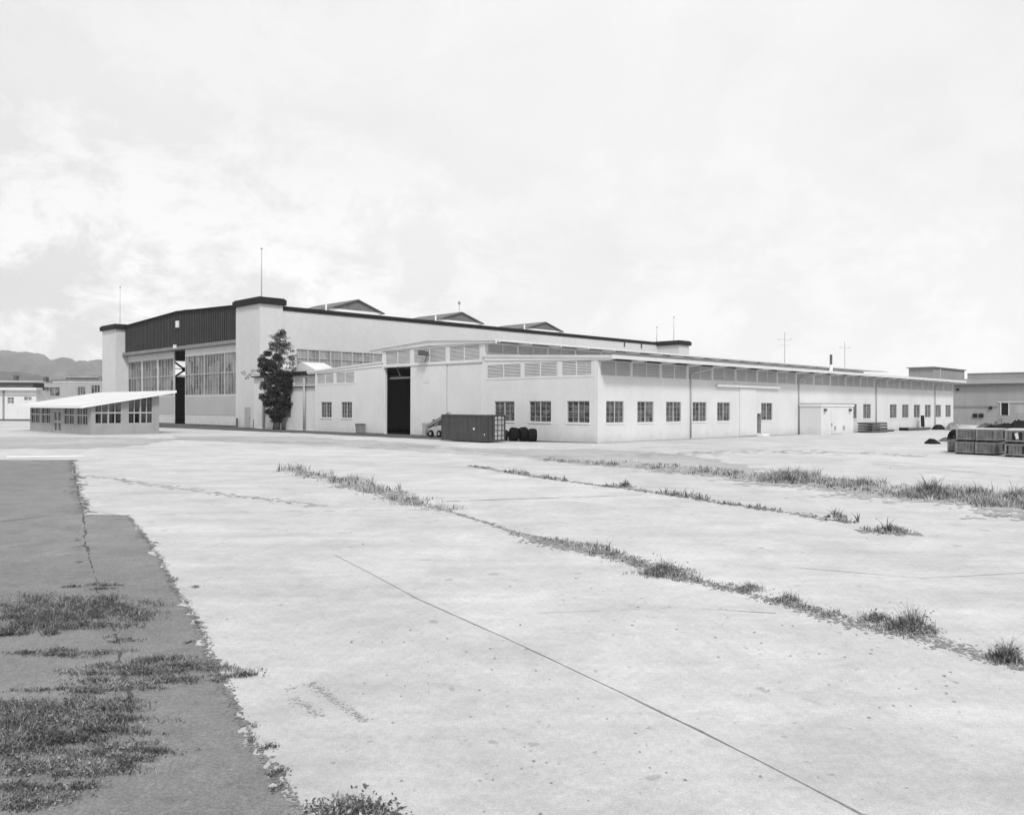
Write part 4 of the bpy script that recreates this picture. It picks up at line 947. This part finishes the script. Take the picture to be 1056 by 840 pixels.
pr = [(-900, 385), (-600, 360), (-350, 352), (-200, 366), (-100, 352), (-40, 364), (0, 360.5), (9, 360.5), (21, 364.5), (30, 362), (41, 362.5), (50, 366.5), (66, 367), (78, 369.5), (85, 368.5), (95, 372.5), (106, 371), (150, 378), (220, 392), (330, 408), (450, 416), (600, 419)]
M['mount'] = mat('mountain_forest', .075, var=.35, scale=.012, fine=.07, finevar=.3, rough=1)
ridge('mountains', [(hx(a, D), hz_(b_, D)) for a, b_ in pr], D, 700, 3, M['mount'])
pr2 = [(-500, 405), (-100, 384), (0, 383), (30, 386), (60, 389), (90, 385), (130, 388), (200, 400), (300, 413), (420, 419)]
ridge('hills', [(hx(a, 1500), hz_(b_, 1500)) for a, b_ in pr2], 1500, 350, 5, M['mount'])

# ------------------------------------------------------------------ tree in front of the hangar corner
te = wthing('tree', 'tall narrow dark tree with ragged crown against the hangar corner', 'tree', tuple(W(-.9, 52.5)))
r = random.Random(11); TX = Vector((.71, .70, 0)); TXR = Vector((1, 0, 0))
tb = MB(); tb.tube([(0, 0, 0), (.1, 0, 1.6), (-.2, .1, 4), (.1, 0, 6.5), (.4, 0, 9), (.4, 0, 12.2)], [.5, .38, .3, .22, .14, .05], 9)
tb.tube([(.9, .2, 0), (.8, .1, 1.8), (.6, 0, 4.5)], [.28, .22, .12], 7)
for k in range(26):
    z = 1.8+k*.39; a = r.uniform(0, 6.28); L_ = r.uniform(.9, 2.3); tb.tube([(0, 0, z), (math.cos(a)*L_*.5, math.sin(a)*L_*.5, z+.3), (math.cos(a)*L_, math.sin(a)*L_, z+.7)], [.1, .06, .03], 5)
tb.tube([(-.3, 0, 6.6), (-1.8, -.2, 6.9), (-3.4, -.3, 7.2)], [.09, .05, .02], 5)
tb.build('trunk', M['bark'], te, smooth=True)
def foliage(mb, c, rad, n_, size, r):
    for _ in range(n_):
        while True:
            d = Vector((r.uniform(-1, 1), r.uniform(-1, 1), r.uniform(-1, 1)))
            if d.length < 1: break
        p = c+Vector((d.x*rad[0], d.y*rad[1], d.z*rad[2])); n1_ = Vector((r.gauss(0, 1), r.gauss(0, 1), r.gauss(0, 1)+.6)).normalized()
        u = n1_.cross(Vector((r.gauss(0, 1), r.gauss(0, 1), r.gauss(0, 1)))).normalized(); v = n1_.cross(u); s_ = size*r.uniform(.6, 1.3)
        mb.poly([p-u*s_, p-v*s_*.35, p+u*s_, p+v*s_*.35], [(0, 1, 2, 3)])
# half width of crown (left, right) by height, in metres
prof = [(.9, .3, .3), (1.5, .6, .8), (2.3, 1.2, 1.5), (3.2, 1.8, 2.2), (4.2, 2.3, 2.2), (5.2, 2.6, 2.1), (5.9, 2.2, 2.2), (6.4, 1.7, 2.3), (6.9, 2.1, 2.1), (7.8, 2.4, 2.4), (8.6, 2.4, 2.7), (9.3, 2.4, 2.8), (9.8, 1.5, 2.8), (10.6, .9, 2.2), (11.6, .7, 1.8), (12.3, .5, 1.3), (12.9, 0, .9)]
cm = MB(); cl = MB()
for i in range(380):
    z = r.uniform(1.0, 12.7)
    for (a, b_) in zip(prof, prof[1:]):
        if a[0] <= z <= b_[0]:
            t_ = (z-a[0])/(b_[0]-a[0]); lw = a[1]+(b_[1]-a[1])*t_; rw = a[2]+(b_[2]-a[2])*t_
    lw *= .86; rw *= .84; x = r.uniform(-lw, rw); hw = (lw+rw)/2; mid = (rw-lw)/2; y = r.uniform(-1, 1)*math.sqrt(max(0, 1-((x-mid)/max(hw, .1))**2))*hw*.8
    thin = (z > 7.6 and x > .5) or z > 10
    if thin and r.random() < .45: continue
    foliage(cl if (thin and r.random() < .6) else cm, Vector((x, y, z)), (r.uniform(.3, .6), r.uniform(.3, .6), r.uniform(.2, .38)), r.randint(40, 80) if thin else r.randint(120, 190), .12, r)  # upper and right clumps get paler leaves to paint in sky light
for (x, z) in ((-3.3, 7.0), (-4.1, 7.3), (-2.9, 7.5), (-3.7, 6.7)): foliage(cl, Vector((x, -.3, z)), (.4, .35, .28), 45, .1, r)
cm.build('crown', M['leaf'], te, fix=False); cl.build('pale_and_skylit_foliage', M['leafl'], te, fix=False)

# ------------------------------------------------------------------ weeds
def blades(mb, x, y, h, n_, spread, r, wdt=.012, lean=.5, mi=0, leafy=0., ls=.018):
    for _ in range(n_):
        a = r.uniform(0, 6.283); d = abs(r.gauss(0, spread)); bx, by = x+math.cos(a)*d, y+math.sin(a)*d
        hh = h*r.uniform(.45, 1.1)*max(.35, 1-.35*d/max(spread, .01)); la = a+r.gauss(0, .8); ln_ = hh*lean*r.uniform(.1, 1.1)
        w_ = wdt*r.uniform(.6, 1.4); wa = r.uniform(0, 6.283); wx, wy = math.cos(wa)*w_, math.sin(wa)*w_
        c, s_ = math.cos(la), math.sin(la)
        m1_ = (bx+c*ln_*.3, by+s_*ln_*.3, hh*.6); t1 = (bx+c*ln_, by+s_*ln_, hh)
        b = len(mb.v)
        mb.v += [(bx-wx, by-wy, 0), (bx+wx, by+wy, 0), (m1_[0]+wx*.8, m1_[1]+wy*.8, m1_[2]), (m1_[0]-wx*.8, m1_[1]-wy*.8, m1_[2]), t1]
        mb.f += [[b, b+1, b+2, b+3], [b+3, b+2, b+4]]; mb.m += [mi, mi]
        if r.random() < leafy:
            t_ = r.uniform(.2, 1); p = Vector((bx+c*ln_*t_, by+s_*ln_*t_, hh*t_)); u = Vector((r.gauss(0, 1), r.gauss(0, 1), r.gauss(0, .6))).normalized(); v = u.cross(Vector((r.gauss(0, 1), r.gauss(0, 1), r.gauss(0, 1)))).normalized()
            q_ = ls*r.uniform(.6, 1.6); mb.poly([p-u*q_, p-v*q_*.5, p+u*q_, p+v*q_*.5], [(0, 1, 2, 3)], mi)
GM = [M['grassm'], M['grassl'], M['grassd']]
GC = [M['creepm'], M['creepl'], M['creepd']]
def mi_(r, wts): 
    t_ = r.random(); return 0 if t_ < wts[0] else (1 if t_ < wts[0]+wts[1] else 2)
def strip(name, path, dens, h, wid, seed, wts=(.5, .35, .15), per=6, wdt=.010, jit=1.0, leafy=0):
    """ragged line of weeds along a joint: dens(t) tufts per metre"""
    r = random.Random(seed); P = A(path); m_ = MB(); seg = [(P[i+1]-P[i]).length for i in range(len(P)-1)]; tot = sum(seg); acc = 0
    for a, b_, L_ in zip(P, P[1:], seg):
        n_ = int(L_*dens)
        nn = Vector((-(b_-a).y, (b_-a).x, 0)).normalized()
        for k in range(n_):
            t_ = r.random(); q_ = a.lerp(b_, t_)+nn*r.gauss(0, wid*.3)
            q0 = acc+t_*L_; s_ = (math.sin(q0*1.7+seed)+math.sin(q0*.63+seed*2)+.8*math.sin(q0*4.1+seed*5))*.26+.52
            if r.random() > max(.04, s_*1.25): continue
            blades(m_, q_.x, q_.y, h*max(.25, s_)*r.uniform(.4, 1.15), per, .05+wid*.08, r, wdt, .7, mi_(r, wts), leafy)
        acc += L_
    o = m_.build(name, GM, fix=False); tag(o, kind='stuff'); return o
def tagst(o, lb, cat='grass'): tag(o, lb, cat); return o
P1 = [(300, 484), (330, 491), (360, 497), (385, 505), (410, 513), (440, 521), (462, 527)]
P1b = [(462, 527), (500, 538), (528, 548), (560, 555)]
P2 = [(528, 550), (560, 556), (600, 562), (625, 570), (645, 579), (680, 590), (720, 599), (760, 608)]
P2b = [(760, 608), (800, 619), (840, 629), (880, 642), (930, 655), (975, 666), (1020, 680), (1070, 692), (1160, 715)]
P3 = [(485, 480), (520, 486), (570, 494), (640, 503), (700, 511), (760, 521), (830, 531), (880, 539)]
P4 = [(560, 474), (640, 480), (700, 485), (760, 491), (820, 498), (900, 507), (980, 517), (1060, 524), (1180, 540)]
wd1 = lambda a, b_: (lambda t_: a+(b_-a)*math.sin(t_*math.pi))
wh_ = lambda a, b_: (lambda t_: a+(b_-a)*math.sin(t_*math.pi))
flecks('joint_soil', P1, wh_(.25, .95), 60, .09, M['soil'], 51)
flecks('joint_soil', P1b, .13, 160, .05, M['soil'], 52)
flecks('joint_soil', P2, wh_(.2, .42), 260, .035, M['soil'], 53)
flecks('joint_soil', P2b, wh_(.14, .34), 420, .028, M['soil'], 54)
flecks('joint_soil', P3, .3, 90, .07, M['soil'], 55)
flecks('joint_soil', P4, lambda t_: .7+1.6*min(1, t_*1.6), 26, .16, M['soil2'], 56)
flecks('soil_patch', [(884, 548), (950, 551)], .42, 160, .06, M['soil'], 57)
flecks('soil_patch', [(1014, 531), (1075, 534)], .5, 120, .07, M['soil'], 58)
flecks('soil_patch', [(540, 556), (600, 565), (640, 574)], .45, 200, .04, M['soil'], 59)
flecks('stain_flecks', [(322, 704), (345, 720), (378, 744)], .07, 1500, .012, M['stain'], 60)
flecks('stain_flecks', [(302, 720), (334, 739)], .08, 1200, .012, M['stain'], 61)
flecks('stain_flecks', [(294, 711), (326, 704)], .05, 900, .012, M['stain'], 62)
flecks('asphalt_crumbs', [(132, 533), (152, 556), (172, 590), (196, 630), (214, 670), (240, 720), (264, 770), (290, 812), (312, 842)], .085, 620, .018, M['asphalt'], 63)
flecks('asphalt_crumbs', [(74, 474), (79, 500), (86, 531)], .25, 60, .07, M['asphalt'], 64)
flecks('asphalt_crumbs', [(86, 531), (132, 532)], .1, 130, .05, M['asphalt'], 65)
flecks('dirt_flecks', [(180, 452), (420, 459), (560, 470), (700, 484)], 1.6, 4, .25, M['soil2'], 66)
flecks('dirt_flecks', [(90, 490), (210, 507), (330, 522)], .4, 14, .1, M['soil2'], 67)
flecks('dirt_flecks', [(640, 470), (800, 465), (960, 470)], 2.5, 1.6, .3, M['soil2'], 68)
flecks('dirt_flecks', [(540, 600), (800, 660), (1000, 740)], 1.6, 3.5, .02, M['soil'], 70)
flecks('dirt_flecks', [(300, 600), (500, 720), (720, 830)], 1.6, 3.5, .015, M['soil'], 71)
tagst(strip('joint_grass', P1, 22, .42, 1.3, 1, (.4, .5, .1), 9, .016), 'dry tufted grass in the joint left of centre')
tagst(strip('joint_grass', P1b, 5, .12, .2, 2, per=4, wdt=.012), 'sparse short grass between two weedy joint stretches')
tagst(strip('joint_grass', P2, 60, .16, .5, 3, (.6, .25, .15), 7, .009, leafy=.3), 'low matted weeds along the middle of the long joint')
tagst(strip('joint_grass', P2b, 42, .15, .35, 4, (.5, .3, .2), 6, .007, leafy=.3), 'short weeds along the near joint towards the right edge')
tagst(strip('joint_grass', P3, 18, .30, .45, 5, (.45, .25, .3), 7, .016), 'thin line of weeds along the farther joint')
tagst(strip('joint_grass', P4, 16, .35, 1.3, 6, (.45, .35, .2), 8, .02), 'sparse grass along the lane in front of the workshop')
P5 = [(800, 492), (850, 497), (900, 501), (960, 508), (1010, 514), (1060, 519), (1150, 530)]
tagst(strip('verge_grass', P5, 125, .56, 2.6, 7, (.42, .46, .12), 12, .012), 'thick band of tall grass in front of the crates')
P6 = [(640, 476), (700, 482), (760, 488), (810, 493)]
tagst(strip('verge_grass', P6, 14, .4, 2.0, 8, (.45, .4, .15), 8, .022), 'thinning grass at the left end of the tall grass band')
# distinct clumps
def clump(label, px, py, h, spread, n_, wts, seed, leafy=0, wdt=.006, cat='plant', lean=.9):
    r = random.Random(seed); c = G(px, py); m_ = MB()
    for k in range(n_):
        a = r.uniform(0, 6.28); d = abs(r.gauss(0, spread*.5)); blades(m_, math.cos(a)*d, math.sin(a)*d*.8, h*(1-.5*min(1, d/spread))*(r.uniform(.35, .75) if r.random() < .8 else r.uniform(.8, 1.25))*(.75+.25*math.sin(3*a+seed)), 5, .07, r, wdt, lean, mi_(r, wts), leafy)
    o = m_.build('weed_clump', GM, fix=False); o.location = c; tag(o, label, cat, 'weed clumps growing from the pavement joints'); return o
clump('bushy leafy weed clump growing from the long joint right of centre', 686, 592, .42, .42, 620, (.5, .2, .3), 1, .8, .005)
clump('smaller clump with its dark base, left of a pair along the near joint', 775, 608, .24, .22, 170, (.45, .35, .2), 2, .3, .004)
clump('small clump, right of a pair along the near joint', 813, 620, .26, .2, 180, (.45, .35, .2), 3, .3, .004)
clump('tall seeding weed clump with airy stems near the right side', 940, 650, .52, .28, 420, (.5, .25, .25), 4, .5, .004, lean=.9)
clump('low weed clump left of the tall seeding clump', 905, 640, .26, .25, 260, (.5, .25, .25), 5, .5, .004)
clump('spiky weed clump close to the right edge of the pavement', 1038, 681, .40, .16, 300, (.4, .15, .45), 6, .2, .004, lean=1.1)
clump('isolated tuft on a patch of soil beyond the near joint', 916, 548, .38, .5, 170, (.45, .25, .3), 7, .3, .013)
clump('dark bushy clump standing highest in the band of tall grass', 959, 511, .85, .8, 600, (.5, .2, .3), 8, .3, .012)
clump('rounded clump at the left end of the tall grass band', 815, 497, .7, 1.0, 560, (.5, .3, .2), 9, .3, .012)
clump('tuft in the tall grass band at the right edge', 1046, 517, .75, .6, 420, (.45, .3, .25), 10, .3, .012)
clump('tuft at the middle of the farther joint', 645, 502, .4, .28, 150, (.45, .3, .25), 12, .2, .018)
clump('small tuft near the right end of the farther joint', 860, 533, .32, .3, 90, (.4, .25, .35), 13, .2, .014)
clump('dark green clump rooted at the pavement edge at the bottom of the picture', 360, 842, .12, .34, 700, (.35, .15, .5), 14, 1., .006)
# creeping weeds on the asphalt
def creep(name, label, patches, seed, wts):
    """low runners: each patch is a set of short wisps strung along horizontal streaks, near edge coloured darker as painted shadow"""
    r = random.Random(seed); m_ = MB()
    for (px, py, rx_, ry_, n_, h) in patches:
        wis = [(r.gauss(0, .55), r.gauss(0, .5), r.uniform(.08, .32), r.uniform(.02, .11), r.uniform(-.25, .25)) for _ in range(max(5, n_//75))]
        for _ in range(int(n_*.72)):
            wx, wy, lx, ly, sl = r.choice(wis); dx = r.gauss(0, lx); dy = dx*sl+r.gauss(0, ly)
            x = px+(wx+dx)*rx_; y = py+(wy+dy)*ry_
            if y < 480: continue
            c = G(x, y); low = (wy+dy) > .25  # fewer dry blades at the near edge paint in its shadow
            w_ = (wts[0], wts[1]*(.4 if low else 1.3)) ; blades(m_, c.x, c.y, h*r.uniform(.25, 1.0), 4, .05, r, .0035, 1.3, mi_(r, w_), .3, .012)
    o = m_.build(name, GC, fix=False); tag(o, label, 'weeds', kind='stuff'); return o
creep('creeping_weeds', 'dark creeping weeds in a belt across the asphalt at the left edge', [(60, 634, 75, 16, 3400, .15), (100, 630, 32, 16, 1500, .17), (15, 650, 30, 10, 900, .12), (100, 604, 26, 3, 260, .09)], 1, (.4, .22, .38))
creep('creeping_weeds', 'second belt of creeping weeds reaching the concrete edge', [(150, 692, 62, 11, 2200, .10), (70, 674, 45, 5, 600, .08), (178, 686, 30, 7, 800, .10), (110, 708, 60, 8, 900, .07), (120, 660, 14, 3, 120, .06)], 2, (.45, .3, .25))
creep('creeping_weeds', 'broad ragged mat of weeds in the lower left corner', [(45, 748, 75, 20, 3400, .11), (85, 730, 50, 12, 1600, .11), (65, 795, 65, 15, 2200, .08), (140, 783, 22, 5, 300, .06), (5, 765, 35, 24, 1300, .11), (115, 772, 45, 10, 800, .07), (30, 825, 60, 14, 900, .06)], 3, (.45, .3, .25))
creep('edge_weeds', 'small weeds along the ragged asphalt edge and the old seam', [(78, 502, 9, 8, 60, .09), (82, 525, 7, 12, 90, .1), (88, 560, 9, 20, 90, .06), (205, 650, 10, 16, 110, .04), (224, 700, 11, 4, 160, .05), (262, 765, 12, 14, 120, .04), (288, 806, 10, 16, 120, .04), (175, 598, 7, 12, 60, .05), (85, 493, 8, 2, 90, .12), (202, 605, 5, 1.2, 60, .03), (160, 559, 6, 1.5, 40, .03)], 4, (.45, .2, .35))
# scattered stones
r = random.Random(99); m_ = MB()
for k in range(70):
    px = r.uniform(330, 1040); py = r.uniform(470, 830)
    if k < 8: px, py = [(541, 770), (660, 775), (667, 768), (414, 805), (370, 460), (480, 462), (510, 679), (855, 706)][k]
    c = G(px, py); s_ = r.uniform(.006, .016)*(1+(c.y/14)); 
    if k > 8: s_ *= r.choice((.3, .4, .5, .6, 1.0))
    pts = [Vector((c.x+s_*math.cos(a)*r.uniform(.7, 1.2), c.y+s_*math.sin(a)*r.uniform(.7, 1.2), 0)) for a in (0, 1.2, 2.5, 3.8, 5.0)]
    m_.poly([(p.x, p.y, .0) for p in pts]+[(c.x, c.y, s_*.9)], [(0, 1, 5), (1, 2, 5), (2, 3, 5), (3, 4, 5), (4, 0, 5)])
tag(m_.build('gravel', M['farg'], fix=False), 'loose stones scattered over the concrete', 'gravel', kind='stuff')

# ------------------------------------------------------------------ haze
hm = bpy.data.materials.new('haze'); hm.use_nodes = True; hn = hm.node_tree.nodes; hn.clear()
ho_ = hn.new('ShaderNodeOutputMaterial'); hv = hn.new('ShaderNodeVolumePrincipled')
hv.inputs['Color'].default_value = (.99, .99, .99, 1); hv.inputs['Density'].default_value = .00011; hv.inputs['Anisotropy'].default_value = 0
hm.node_tree.links.new(hv.outputs[0], ho_.inputs['Volume'])
b = MB(); b.box(-4000, 4000, -4000, 4000, -2.5, 235); hz = b.build('haze', hm); tag(hz, kind='stuff')
